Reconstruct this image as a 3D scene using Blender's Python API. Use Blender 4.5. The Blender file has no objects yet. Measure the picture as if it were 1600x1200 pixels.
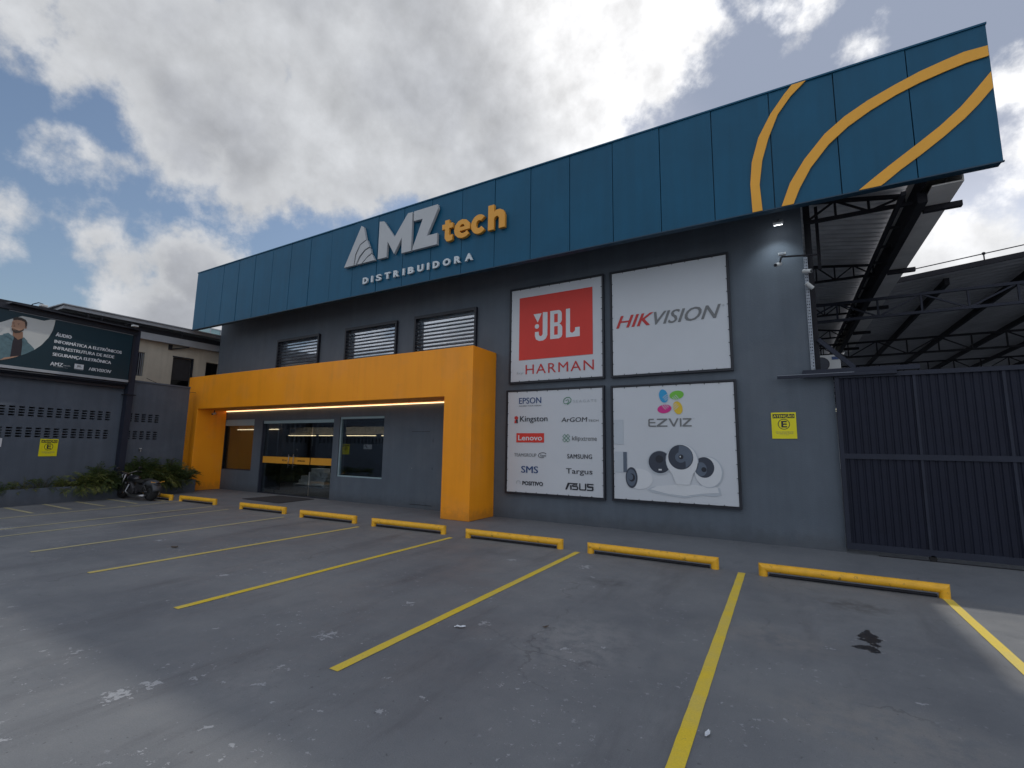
import bpy, bmesh, math, random
from mathutils import Matrix, Vector
random.seed(7)
S = bpy.context.scene
C = S.collection
R = math.radians

# ------------------------------------------------------------------ camera
cam = bpy.data.cameras.new('camera'); camo = bpy.data.objects.new('camera', cam); C.objects.link(camo)
cam.sensor_width = 36; cam.lens = 16.572; cam.clip_end = 3000; cam.clip_start = 0.05
rt = Vector((0.86687872, 0.49829547, 0.01493007)); up = Vector((0.05372067, -0.12314784, 0.99093325)); fw = Vector((-0.49561615, 0.85821689, 0.133523))
camo.matrix_world = Matrix(((rt.x, up.x, -fw.x, 0), (rt.y, up.y, -fw.y, 0), (rt.z, up.z, -fw.z, 1.6), (0, 0, 0, 1)))
S.camera = camo
S.view_settings.view_transform = 'Standard'; S.view_settings.look = 'None'; S.view_settings.gamma = 1
S.view_settings.exposure = 0.12

# ------------------------------------------------------------------ node helper
class NT:
    def __init__(s, tree): s.t = tree
    def n(s, typ, ins=None, **kw):
        nd = s.t.nodes.new(typ)
        for k, v in kw.items(): setattr(nd, k, v)
        if ins:
            for k, v in ins.items():
                sock = nd.inputs[k]
                if isinstance(v, bpy.types.NodeSocket): s.t.links.new(v, sock)
                else: sock.default_value = v
        return nd
    def math(s, op, a, b=0.5, c=0.5, clamp=False):
        nd = s.n('ShaderNodeMath', {0: a, 1: b, 2: c}, operation=op); nd.use_clamp = clamp
        return nd.outputs[0]
    def vec(s, op, a, b=(0, 0, 0), out=0):
        return s.n('ShaderNodeVectorMath', {0: a, 1: b}, operation=op).outputs[out]
    def mix(s, f, a, b, blend='MIX'):
        nd = s.n('ShaderNodeMix', data_type='RGBA', blend_type=blend)
        for i, v in ((0, f), (6, a), (7, b)):
            if isinstance(v, bpy.types.NodeSocket): s.t.links.new(v, nd.inputs[i])
            else: nd.inputs[i].default_value = v
        return nd.outputs[2]
    def noise(s, co, scale, detail=5, rough=0.55, dist=0.0, out='Fac'):
        return s.n('ShaderNodeTexNoise', {'Vector': co, 'Scale': scale, 'Detail': detail, 'Roughness': rough, 'Distortion': dist}).outputs[out]
    def ramp(s, v, lo, hi, a=0.0, b=1.0, smooth=True):
        nd = s.n('ShaderNodeMapRange', {0: v, 1: lo, 2: hi, 3: a, 4: b})
        if smooth: nd.interpolation_type = 'SMOOTHSTEP'
        return nd.outputs[0]
def c4(c): return (c[0], c[1], c[2], 1)

# ------------------------------------------------------------------ sky and sun
SUN = Vector((0.207, 0.883, 1.0)).normalized()
w = bpy.data.worlds.new('World'); S.world = w; w.use_nodes = True
w.node_tree.nodes.clear(); T = NT(w.node_tree)
sky = T.n('ShaderNodeTexSky', sky_type='NISHITA', sun_disc=False, sun_elevation=math.asin(SUN.z), sun_rotation=math.atan2(SUN.x, SUN.y),
          altitude=0, air_density=1.2, dust_density=2.2, ozone_density=2.0)
BL = [[-0.817,0.161,0.554,0.075],[-0.783,0.244,0.571,0.118],[-0.832,0.209,0.514,0.06],[-0.749,0.34,0.569,0.172],[-0.808,0.35,0.475,0.102],[-0.771,0.435,0.466,0.113],[-0.712,0.49,0.503,0.129],[-0.648,0.517,0.559,0.163],[-0.81,0.419,0.409,0.05],[-0.529,0.511,0.678,0.25],[-0.368,0.619,0.694,0.224],[-0.451,0.671,0.589,0.151],[-0.573,0.599,0.56,0.125],[-0.242,0.683,0.689,0.154],[-0.297,0.732,0.612,0.123],[-0.181,0.735,0.654,0.113],[-0.125,0.723,0.679,0.081],[-0.547,0.664,0.511,0.071],[-0.379,0.74,0.555,0.094],[-0.875,0.248,0.415,0.045],[-0.881,0.213,0.422,0.031],[-0.851,0.16,0.499,0.038],[-0.909,0.278,0.309,0.052],[-0.911,0.316,0.265,0.082],[-0.886,0.357,0.297,0.067],[-0.873,0.402,0.276,0.101],[-0.85,0.455,0.265,0.085],[-0.906,0.364,0.214,0.106],[-0.85,0.416,0.323,0.041],[-0.93,0.198,0.31,0.027],[-0.623,0.624,0.472,0.041],[-0.039,0.728,0.685,0.026],[0.025,0.749,0.663,0.027],[0.07,0.754,0.653,0.036],[0.034,0.786,0.618,0.024],[0.117,0.79,0.602,0.027],[0.15,0.769,0.621,0.014],[0.31,0.82,0.481,0.041],[0.331,0.853,0.403,0.062],[0.307,0.915,0.262,0.069],[0.237,0.925,0.298,0.093],[0.187,0.925,0.33,0.08],[0.172,0.898,0.406,0.07],[0.27,0.897,0.35,0.035],[0.305,0.881,0.361,0.037],[0.28,0.865,0.417,0.03],[-0.943,0.2,0.265,0.022],[-0.766,0.499,0.405,0.024]]
dr = T.n('ShaderNodeTexCoord').outputs['Generated']
field = None
wn = T.noise(dr, 5.0, 7, 0.62, 0.0, 'Color')
wv = T.vec('SUBTRACT', wn, (0.5, 0.5, 0.5))
wsc = T.n('ShaderNodeVectorMath', {0: wv, 'Scale': 0.11}, operation='SCALE').outputs[0]
d2 = T.vec('ADD', dr, wsc)
field = None
for x, y, z, r in BL:
    l = (x * x + y * y + z * z) ** .5
    dd = T.vec('DISTANCE', d2, (x / l, y / l, z / l), 1)
    v = T.math('MULTIPLY_ADD', dd, -1 / .10, (r * 1.02 + .004) / .10)
    field = v if field is None else T.math('MAXIMUM', field, v)
# the part of the sky outside the photograph: broken cloud from noise
fwd = T.vec('DOT_PRODUCT', dr, tuple(fw), 1)
behind = T.ramp(fwd, 0.55, 0.15)
gen = T.math('MULTIPLY', T.math('SUBTRACT', T.noise(dr, 2.2, 6, 0.6), 0.42), 5.0)
gen = T.math('MULTIPLY_ADD', T.math('SUBTRACT', behind, 1.0), 4.0, gen)
field = T.math('MAXIMUM', field, gen)
field = T.math('MINIMUM', field, 1.0)
fb = T.noise(dr, 9.0, 9, 0.60)
fbl = T.noise(dr, 3.6, 3, 0.5)
f2 = T.math('MULTIPLY_ADD', T.math('SUBTRACT', fb, 0.5), 2.3, field)
f2 = T.math('MULTIPLY_ADD', T.math('SUBTRACT', fbl, 0.5), 0.7, f2)
sund = T.vec('DOT_PRODUCT', dr, tuple(SUN), 1)
glow = T.math('POWER', T.math('MAXIMUM', sund, 0.0), 8.0)
mask = T.ramp(f2, -0.06, 0.50)
thick = T.ramp(f2, 0.15, 1.15)
soft = T.noise(dr, 3.4, 4, 0.5)
shade = T.math('MULTIPLY', T.ramp(soft, 0.38, 0.66), T.ramp(thick, 0.1, 0.9))
shade = T.math('MULTIPLY', shade, T.ramp(glow, 0.04, 0.36, 1.0, 0.0, False))
edge = T.mix(T.ramp(glow, 0.05, 0.50), (0.55, 0.565, 0.59, 1), (0.93, 0.93, 0.94, 1))
edge = T.mix(behind, edge, (0.80, 0.83, 0.89, 1))
ccol = T.mix(T.math('MULTIPLY', shade, T.ramp(behind, 0.0, 1.0, 1.0, 0.35)), edge, (0.37, 0.385, 0.42, 1))
puff = T.math('SUBTRACT', T.noise(T.vec('ADD', dr, (.012, .02, .03)), 9.0, 9, 0.60), fb)
pf2 = T.math('SUBTRACT', T.noise(dr, 16.0, 6, 0.55), 0.5)
pf2 = T.math('MULTIPLY', pf2, T.ramp(glow, 0.05, 0.4, 0.10, 0.75, False))
cval = T.math('ADD', T.math('MULTIPLY_ADD', puff, -0.7, 1.0), pf2)
ccol = T.mix(1.0, ccol, cval, 'MULTIPLY')
skc = T.mix(T.ramp(glow, 0.08, 0.7), sky.outputs[0], (3.0, 3.45, 4.5, 1))
bg1 = T.n('ShaderNodeBackground', {0: skc, 1: 0.10})
bg2 = T.n('ShaderNodeBackground', {0: ccol, 1: 1.0})
mx = T.n('ShaderNodeMixShader', {0: mask, 1: bg1.outputs[0], 2: bg2.outputs[0]})
T.n('ShaderNodeOutputWorld', {0: mx.outputs[0]})
w.cycles.sampling_method = 'MANUAL'; w.cycles.sample_map_resolution = 512

sl = bpy.data.lights.new('sun', 'SUN'); so = bpy.data.objects.new('sun', sl); C.objects.link(so)
sl.energy = 1.25; sl.angle = R(1.3); sl.color = (1.0, 0.95, 0.86)
so.rotation_euler = (-SUN).to_track_quat('-Z', 'Y').to_euler(); so.location = (0, 0, 40)

# ------------------------------------------------------------------ materials
MATS = {}
def mat(name, col, rough=0.6, metal=0.0, var=0.12, scale=3.0, bump=0.0, bscale=120.0, streak=0.0, spec=0.5, coat=0.0, dirt_shade=0.0, chip=None):
    m = bpy.data.materials.new(name); m.use_nodes = True; m.node_tree.nodes.clear(); t = NT(m.node_tree)
    g = t.n('ShaderNodeNewGeometry'); co = g.outputs['Position']
    a = t.ramp(t.noise(co, scale, 6, 0.6), 0.25, 0.75, 1 - var, 1 + var, False)
    if streak:
        sv = t.n('ShaderNodeMapping', {'Vector': co, 'Scale': (6, 6, 0.35)}).outputs[0]
        a = t.math('MULTIPLY', a, t.ramp(t.noise(sv, 1.0, 5, 0.6), 0.3, 0.75, 1 + streak * .5, 1 - streak, False))
    colr = t.mix(1.0, c4(col), a, 'MULTIPLY')
    if dirt_shade:
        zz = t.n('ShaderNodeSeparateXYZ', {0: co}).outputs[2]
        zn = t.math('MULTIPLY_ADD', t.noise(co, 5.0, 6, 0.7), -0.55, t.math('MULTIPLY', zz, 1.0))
        dk = t.ramp(zn, 0.05, -0.26, 0.0, dirt_shade)  # dirt near the ground, painted dark to give contact shade as well
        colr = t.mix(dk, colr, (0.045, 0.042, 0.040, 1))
        pa = t.math('MULTIPLY', t.ramp(t.noise(co, 0.8, 6, 0.65), 0.52, 0.60), 0.16 * dirt_shade)
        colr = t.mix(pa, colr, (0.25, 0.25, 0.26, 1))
    if chip:
        ck = t.ramp(t.noise(co, chip[0], 7, 0.7), chip[1], chip[1] + 0.03, 0.0, chip[2])
        colr = t.mix(ck, colr, c4(chip[3]))
    b = t.n('ShaderNodeBsdfPrincipled', {'Base Color': colr, 'Roughness': rough, 'Metallic': metal, 'Specular IOR Level': spec, 'Coat Weight': coat})
    if bump:
        bn = t.n('ShaderNodeBump', {'Height': t.noise(co, bscale, 4, 0.6), 'Strength': bump, 'Distance': 0.01})
        t.t.links.new(bn.outputs[0], b.inputs['Normal'])
    t.n('ShaderNodeOutputMaterial', {0: b.outputs[0]})
    MATS[name] = m; return m
def emit(name, col, st):
    m = bpy.data.materials.new(name); m.use_nodes = True; m.node_tree.nodes.clear(); t = NT(m.node_tree)
    e = t.n('ShaderNodeEmission', {0: c4(col), 1: st}); t.n('ShaderNodeOutputMaterial', {0: e.outputs[0]}); return m

M_wall = mat('wall_paint', (0.100, 0.124, 0.156), 0.75, var=0.10, scale=1.3, bump=0.45, bscale=45, streak=0.10, dirt_shade=0.36)
M_inner = M_wall
M_left = mat('boundary_wall_paint', (0.094, 0.115, 0.150), 0.8, var=0.12, scale=1.6, bump=0.5, bscale=50, streak=0.12, dirt_shade=0.30)
M_orange = mat('portal_orange_paint', (1.0, 0.35, 0.004), 0.5, var=0.06, scale=1.2, bump=0.22, bscale=35, streak=0.07, dirt_shade=0.30)
M_teal = mat('teal_cladding', (0.004, 0.090, 0.175), 0.5, spec=0.3, metal=0.0, var=0.10, scale=1.1, bump=0.10, bscale=9, streak=0.10)
M_seam = mat('seam_dark_teal', (0.008, 0.045, 0.085), 0.5)  # dark teal for the fascia backing and bottom trim
M_trim = mat('aluminium_trim', (0.45, 0.45, 0.42), 0.35, metal=0.7)
M_stripe = mat('stripe_ochre', (0.88, 0.42, 0.035), 0.5, var=0.05)
M_grey = mat('letter_grey', (0.46, 0.48, 0.50), 0.45, var=0.04)
M_greyd = mat('letter_white', (0.62, 0.68, 0.72), 0.45, var=0.04)
M_tech = mat('letter_amber', (0.78, 0.36, 0.04), 0.45, var=0.04)
M_white = mat('banner_vinyl', (0.58, 0.615, 0.665), 0.5, var=0.03, scale=1.2, bump=0.12, bscale=7)
M_frame = mat('black_steel', (0.012, 0.015, 0.025), 0.45, var=0.2)
M_red = mat('print_red', (0.66, 0.035, 0.022), 0.5, var=0.04)
M_redd = mat('print_dark_red', (0.52, 0.03, 0.03), 0.5, var=0.04)
M_pgrey = mat('print_grey', (0.17, 0.18, 0.19), 0.5, var=0.04)
M_black = mat('print_black', (0.015, 0.018, 0.03), 0.5, var=0.04)
M_navy = mat('print_navy', (0.02, 0.06, 0.19), 0.5, var=0.04)
M_faint = mat('print_faint_grey', (0.42, 0.46, 0.49), 0.5, var=0.04)
M_pgreen = mat('print_green', (0.10, 0.26, 0.17), 0.5, var=0.04)
M_cyan = mat('print_cyan', (0.02, 0.32, 0.62), 0.5, var=0.04)
M_lime = mat('print_lime', (0.16, 0.50, 0.05), 0.5, var=0.04)
M_mag = mat('print_magenta', (0.62, 0.02, 0.24), 0.5, var=0.04)
M_gold = mat('print_gold', (0.72, 0.50, 0.03), 0.5, var=0.04)
M_lens = mat('print_lens_dark', (0.035, 0.045, 0.07), 0.5, var=0.1)
M_lens2 = mat('print_lens_mid', (0.10, 0.13, 0.18), 0.5, var=0.1)
M_pale = mat('print_pale', (0.66, 0.69, 0.73), 0.5, var=0.03)
M_pale2 = mat('print_pale_shadow', (0.47, 0.52, 0.58), 0.5, var=0.05)
M_yellow = mat('stop_yellow_paint', (0.84, 0.44, 0.022), 0.45, var=0.14, scale=9, bump=0.15, chip=(16, .60, .6, (0.10, 0.075, 0.04)))
M_signy = mat('sign_yellow', (0.80, 0.72, 0.008), 0.5, var=0.03)
M_gate = mat('gate_paint', (0.011, 0.014, 0.028), 0.6, var=0.14, scale=5, bump=0.1, spec=0.25)
M_gater = mat('gate_rail_paint', (0.022, 0.027, 0.045), 0.6, var=0.14, scale=5, spec=0.3)
M_steel = mat('dark_structural_steel', (0.020, 0.020, 0.026), 0.7, var=0.3, scale=4, spec=0.25)
M_sheet = mat('corrugated_sheet', (0.74, 0.74, 0.76), 0.5, metal=0.0, var=0.18, scale=2.5)
M_shed = mat('shed_roof_sheet', (0.44, 0.44, 0.46), 0.5, metal=0.2, var=0.2, scale=1.5)
M_soffit = mat('gutter_sheet', (0.78, 0.75, 0.72), 0.45, metal=0.0, var=0.15, scale=2)
M_galv = mat('perforated_galvanised', (0.28, 0.31, 0.36), 0.45, metal=0.2)
M_plastic = mat('white_plastic', (0.55, 0.57, 0.58), 0.4)
M_mat = mat('rubber_mat', (0.03, 0.03, 0.036), 0.9, var=0.2, scale=12)
M_chrome = mat('brushed_chrome', (0.32, 0.32, 0.33), 0.35, metal=1.0, var=0.02)
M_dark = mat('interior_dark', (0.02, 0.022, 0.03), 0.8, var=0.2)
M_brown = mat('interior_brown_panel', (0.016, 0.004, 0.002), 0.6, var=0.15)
M_floor = mat('interior_floor', (0.10, 0.09, 0.08), 0.3, var=0.1)
M_cass = mat('window_cassette', (0.34, 0.46, 0.50), 0.5, var=0.06)
M_bandin = mat('interior_band', (0.42, 0.36, 0.29), 0.6, var=0.06)
M_box = mat('carton_white', (0.74, 0.76, 0.80), 0.7, var=0.12, scale=8)
M_slat = mat('louver_slat', (0.022, 0.03, 0.045), 0.45, var=0.15)
M_blind = mat('blind_sky_tone', (0.70, 0.78, 0.85), 0.45, var=0.05)  # bright bluish colour also stands in for sky reflected in the pane
M_beige = mat('house_render_beige', (0.52, 0.48, 0.40), 0.85, var=0.12, scale=1.4, bump=0.3, streak=0.12)
M_eave = mat('eave_board_grey', (0.34, 0.36, 0.39), 0.6, var=0.12, scale=3)
M_bbteal = mat('billboard_teal_print', (0.006, 0.030, 0.045), 0.4, var=0.05)
M_bbgrey = mat('billboard_grey_print', (0.56, 0.58, 0.57), 0.4, var=0.05)
M_skin = mat('print_skin', (0.42, 0.25, 0.17), 0.5, var=0.08, scale=20)
M_skind = mat('print_skin_dark', (0.28, 0.155, 0.10), 0.5, var=0.08, scale=20)
M_hair = mat('print_hair', (0.05, 0.036, 0.03), 0.5)
M_jkt = mat('print_jacket', (0.10, 0.18, 0.21), 0.5, var=0.2, scale=15)
M_shirt = mat('print_shirt', (0.022, 0.018, 0.026), 0.5)
M_tyre = mat('tyre_rubber', (0.012, 0.012, 0.013), 0.85)
M_bike = mat('motorcycle_black_paint', (0.010, 0.011, 0.015), 0.3, coat=0.4)
M_bikeg = mat('motorcycle_grey_plastic', (0.06, 0.065, 0.075), 0.5)
M_engine = mat('engine_metal', (0.06, 0.06, 0.065), 0.5, metal=0.6)
M_soil = mat('soil', (0.03, 0.022, 0.016), 0.95, var=0.4, scale=20)
M_trunk = mat('bark', (0.07, 0.05, 0.035), 0.9, var=0.4, scale=8)
M_tglass = mat('tower_glass', (0.22, 0.36, 0.38), 0.15, var=0.1, scale=0.3)
M_street = mat('street_house_white', (0.45, 0.45, 0.44), 0.8, var=0.1)
M_warm = emit('warm_led', (1.0, 0.62, 0.30), 2.6)
M_warmin = emit('warm_led_interior', (1.0, 0.72, 0.42), 2.4)
M_flood = emit('floodlight_lens', (0.92, 0.96, 1.0), 9.0)
M_spotb = emit('downlight_lens', (1.0, 0.93, 0.8), 3.0)

def leafmat(name, ca, cb, cc):
    m = bpy.data.materials.new(name); m.use_nodes = True; m.node_tree.nodes.clear(); t = NT(m.node_tree)
    co = t.n('ShaderNodeNewGeometry').outputs['Position']
    a = t.mix(t.ramp(t.noise(co, 9.0, 4, 0.6), 0.35, 0.65), c4(ca), c4(cb))
    a = t.mix(t.ramp(t.noise(co, 23.0, 2, 0.5), 0.60, 0.72), a, c4(cc))
    b = t.n('ShaderNodeBsdfPrincipled', {'Base Color': a, 'Roughness': 0.5})
    tr = t.n('ShaderNodeBsdfTranslucent', {0: a})
    x = t.n('ShaderNodeMixShader', {0: 0.25, 1: b.outputs[0], 2: tr.outputs[0]})
    t.n('ShaderNodeOutputMaterial', {0: x.outputs[0]}); return m
M_leafd = leafmat('leaf_dark', (0.035, 0.065, 0.022), (0.075, 0.11, 0.03), (0.19, 0.20, 0.05))
M_leafy = leafmat('leaf_yellow_green', (0.07, 0.105, 0.025), (0.15, 0.165, 0.04), (0.36, 0.32, 0.08))
M_leaft = leafmat('tree_leaf', (0.03, 0.055, 0.02), (0.06, 0.09, 0.03), (0.09, 0.12, 0.04))

def glassmat(name, tint, r0=0.025):
    m = bpy.data.materials.new(name); m.use_nodes = True; m.node_tree.nodes.clear(); t = NT(m.node_tree)
    tr = t.n('ShaderNodeBsdfTransparent', {0: c4(tint)}); gl = t.n('ShaderNodeBsdfGlossy', {0: (0.9, 0.92, 0.95, 1), 'Roughness': 0.01})
    fr = t.n('ShaderNodeLayerWeight', {'Blend': 0.35}).outputs['Fresnel']
    fr = t.math('ADD', t.math('MULTIPLY', fr, 0.5), r0, clamp=True)
    x = t.n('ShaderNodeMixShader', {0: fr, 1: tr.outputs[0], 2: gl.outputs[0]})
    t.n('ShaderNodeOutputMaterial', {0: x.outputs[0]}); return m
M_glass = glassmat('tinted_glass', (0.74, 0.80, 0.83))
M_skyglass = glassmat('reflective_window_glass', (0.95, 0.96, 0.97), 0.12)

# perforated tray and vinyl gradient are plain colours; the ground has its own shader
def ground_material():
    m = bpy.data.materials.new('painted_concrete'); m.use_nodes = True; m.node_tree.nodes.clear(); t = NT(m.node_tree)
    co = t.n('ShaderNodeNewGeometry').outputs['Position']
    sep = t.n('ShaderNodeSeparateXYZ', {0: co})
    X, Y = sep.outputs[0], sep.outputs[1]
    a = t.ramp(t.noise(co, 0.45, 8, 0.62), 0.3, 0.7)
    col = t.mix(a, (0.136, 0.144, 0.157, 1), (0.206, 0.213, 0.220, 1))
    b = t.ramp(t.noise(co, 2.6, 8, 0.68, 0.6), 0.45, 0.8)
    col = t.mix(t.math('MULTIPLY', b, 0.35), col, (0.25, 0.25, 0.25, 1))
    st = t.n('ShaderNodeMapping', {'Vector': co, 'Scale': (1.0, 0.16, 1.0)}).outputs[0]
    col = t.mix(t.math('MULTIPLY', t.ramp(t.noise(st, 1.7, 7, 0.72), 0.50, 0.72), 0.5), col, (0.085, 0.085, 0.094, 1))
    # strip in front of the shop, repainted a little bluer
    apron = t.ramp(t.math('MULTIPLY_ADD', t.noise(co, 3.0, 4), 0.10, Y), 7.24, 7.30)
    col = t.mix(t.math('MULTIPLY', apron, 0.55), col, (0.152, 0.167, 0.190, 1))
    # oil and water marks
    wco = t.vec('ADD', co, t.n('ShaderNodeVectorMath', {0: t.vec('SUBTRACT', t.noise(co, 5.0, 5, 0.65, 0, 'Color'), (0.5, 0.5, 0.5)), 'Scale': 0.32}, operation='SCALE').outputs[0])
    def spot(x, y, rx, ry, ang=0.0):
        p = t.n('ShaderNodeMapping', {'Vector': t.vec('SUBTRACT', wco, (x, y, 0)), 'Rotation': (0, 0, ang), 'Scale': (1 / rx, 1 / ry, 0)}).outputs[0]
        return t.vec('LENGTH', p, out=1)
    for x, y, rx, ry, k, cc in ((0.55, 6.35, 0.5, 0.35, 0.55, (0.05, 0.045, 0.042, 1)), (-1.95, 5.75, 0.45, 0.3, 0.5, (0.06, 0.06, 0.065, 1)),
                                (-6.1, 6.5, 0.3, 0.2, 0.35, (0.06, 0.06, 0.065, 1)), (-4.0, 6.4, 0.6, 0.2, 0.3, (0.07, 0.07, 0.075, 1)),
                                (-1.6, 3.9, 0.75, 0.9, -0.5, (0.30, 0.295, 0.29, 1)), (-0.2, 4.9, 0.8, 0.5, -0.4, (0.27, 0.25, 0.23, 1)),
                                (-3.2, 2.1, 0.6, 0.35, -0.3, (0.28, 0.28, 0.28, 1)), (0.4, 3.7, 0.9, 0.6, -0.5, (0.27, 0.255, 0.235, 1))):
        mk = t.ramp(spot(x, y, rx, ry), 1.0, 0.15, 0.0, abs(k))
        mk = t.math('MULTIPLY', mk, t.ramp(t.noise(co, 7.0, 7, 0.7), 0.35, 0.6))
        col = t.mix(mk, col, cc)
    wet1 = t.ramp(spot(0.56, 5.38, 0.062, 0.22, 0.1), 1.0, 0.93); wet2 = t.ramp(spot(0.50, 5.08, 0.085, 0.10), 1.0, 0.93)
    wet = t.math('MAXIMUM', wet1, wet2)
    col = t.mix(wet, col, (0.022, 0.024, 0.030, 1))
    # flaked paint: clusters near the places where the photograph has them
    chips = None
    for x, y, s in ((-3.78,1.58,.13),(-3.78,1.72,.10),(-3.82,1.51,.07),(-3.6,1.96,.07),(-3.4,2.0,.05),(-3.44,2.93,.13),(-3.41,3.89,.10),(-3.22,2.33,.06),(-2.45,3.85,.08),(-2.07,2.58,.05),(-2.95,1.64,.08),(-2.65,1.68,.07),(-3.0,1.38,.06),(-3.75,1.05,.07),(-2.46,6.36,.16),(-3.49,6.12,.12),(-2.21,2.32,.06),(-3.16,2.12,.05),(-0.86,2.85,.05),(-2.81,1.99,.05),(-4.79,1.67,.06),(-6.06,3.49,.12),(-2.57,2.14,.05),(-2.9,2.75,.06),(-3.1,2.95,.05),(-2.2,5.9,.07),(-5.2,3.0,.06),(-4.4,2.5,.05),(-1.6,3.75,.07),(-1.35,3.9,.05),(0.2,4.9,.05),(0.7,4.2,.05),(-9.0,4.1,.14),(-12.4,3.0,.4)):
        q = t.vec('DISTANCE', wco, (x, y, 0), 1)
        v = t.math('MULTIPLY_ADD', q, -1 / s, 1.0)
        chips = v if chips is None else t.math('MAXIMUM', chips, v)
    ck = t.math('MULTIPLY_ADD', t.math('SUBTRACT', t.noise(co, 21.0, 7, 0.72), 0.5), 4.5, t.math('MULTIPLY_ADD', chips, 1.0, -0.55))
    cm = t.math('MULTIPLY', t.ramp(ck, 0.02, 0.10), t.ramp(chips, -0.6, -0.2))
    region = t.math('MULTIPLY', t.ramp(Y, 6.8, 4.5), t.ramp(t.noise(co, 1.1, 4), 0.47, 0.60))
    region = t.math('MULTIPLY', region, t.ramp(X, 2.5, -1.5, 0.25, 1.0))
    fl = t.math('MULTIPLY', t.ramp(t.noise(co, 15.0, 8, 0.70), 0.605, 0.625), region)
    fl2 = t.math('MULTIPLY', t.ramp(t.noise(co, 30.0, 4, 0.6), 0.675, 0.69), t.ramp(t.noise(co, 1.3, 4, 0.6), 0.47, 0.62))
    fl = t.math('MAXIMUM', fl, t.math('MULTIPLY', fl2, 0.7))
    cm = t.math('MAXIMUM', cm, fl)
    col = t.mix(t.math('MULTIPLY', cm, 0.75), col, (0.42, 0.43, 0.45, 1))
    # hairline cracks
    vo = t.n('ShaderNodeTexVoronoi', {'Vector': t.vec('ADD', co, t.n('ShaderNodeVectorMath', {0: t.noise(co, 2.2, 5, 0.6, 0, 'Color'), 'Scale': 0.6}, operation='SCALE').outputs[0]), 'Scale': 0.42}, feature='DISTANCE_TO_EDGE')
    cr = t.math('MULTIPLY', t.ramp(vo.outputs['Distance'], 0.006, 0.002), t.ramp(t.noise(co, 0.7, 3), 0.52, 0.62))
    col = t.mix(t.math('MULTIPLY', cr, 0.35), col, (0.045, 0.045, 0.05, 1))
    gr = t.ramp(t.noise(co, 130.0, 4, 0.75), 0.2, 0.8, 0.80, 1.20, False)
    col = t.mix(1.0, col, gr, 'MULTIPLY')
    dk = t.math('MULTIPLY', t.ramp(t.noise(co, 24.0, 4, 0.6), 0.66, 0.70), 0.5)
    col = t.mix(dk, col, (0.05, 0.05, 0.052, 1))
    rg = t.ramp(t.noise(co, 1.5, 5), 0.3, 0.7, 0.55, 0.75)
    rg = t.math('MULTIPLY_ADD', wet, -0.3, rg)
    h = t.math('MULTIPLY_ADD', t.noise(co, 90.0, 5, 0.7), 0.5, t.math('MULTIPLY', t.noise(co, 6.0, 5, 0.6), 1.2))
    h = t.math('MULTIPLY_ADD', cm, -0.3, h)
    bn = t.n('ShaderNodeBump', {'Height': h, 'Strength': 0.6, 'Distance': 0.010})
    bs = t.n('ShaderNodeBsdfPrincipled', {'Base Color': col, 'Roughness': rg, 'Normal': bn.outputs[0], 'Specular IOR Level': 0.4})
    t.n('ShaderNodeOutputMaterial', {0: bs.outputs[0]}); return m
M_ground = ground_material()
def line_material():
    m = bpy.data.materials.new('worn_yellow_marking'); m.use_nodes = True; m.node_tree.nodes.clear(); t = NT(m.node_tree)
    co = t.n('ShaderNodeNewGeometry').outputs['Position']
    col = t.mix(t.ramp(t.noise(co, 2.4, 6, 0.7), 0.35, 0.7), (0.78, 0.56, 0.03, 1), (0.68, 0.52, 0.10, 1))
    x = t.n('ShaderNodeSeparateXYZ', {0: co}).outputs[0]
    col = t.mix(t.ramp(x, -5.0, -10.5, 0.0, 0.85), col, (0.40, 0.39, 0.27, 1))
    ch = t.ramp(t.noise(co, 22.0, 7, 0.72), 0.655, 0.69)
    col = t.mix(t.math('MULTIPLY', ch, 0.75), col, (0.16, 0.16, 0.16, 1))
    col = t.mix(1.0, col, t.ramp(t.noise(co, 120.0, 3), 0.2, 0.8, 0.88, 1.12, False), 'MULTIPLY')
    b = t.n('ShaderNodeBsdfPrincipled', {'Base Color': col, 'Roughness': 0.6}); t.n('ShaderNodeOutputMaterial', {0: b.outputs[0]}); return m
M_line = line_material()

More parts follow.
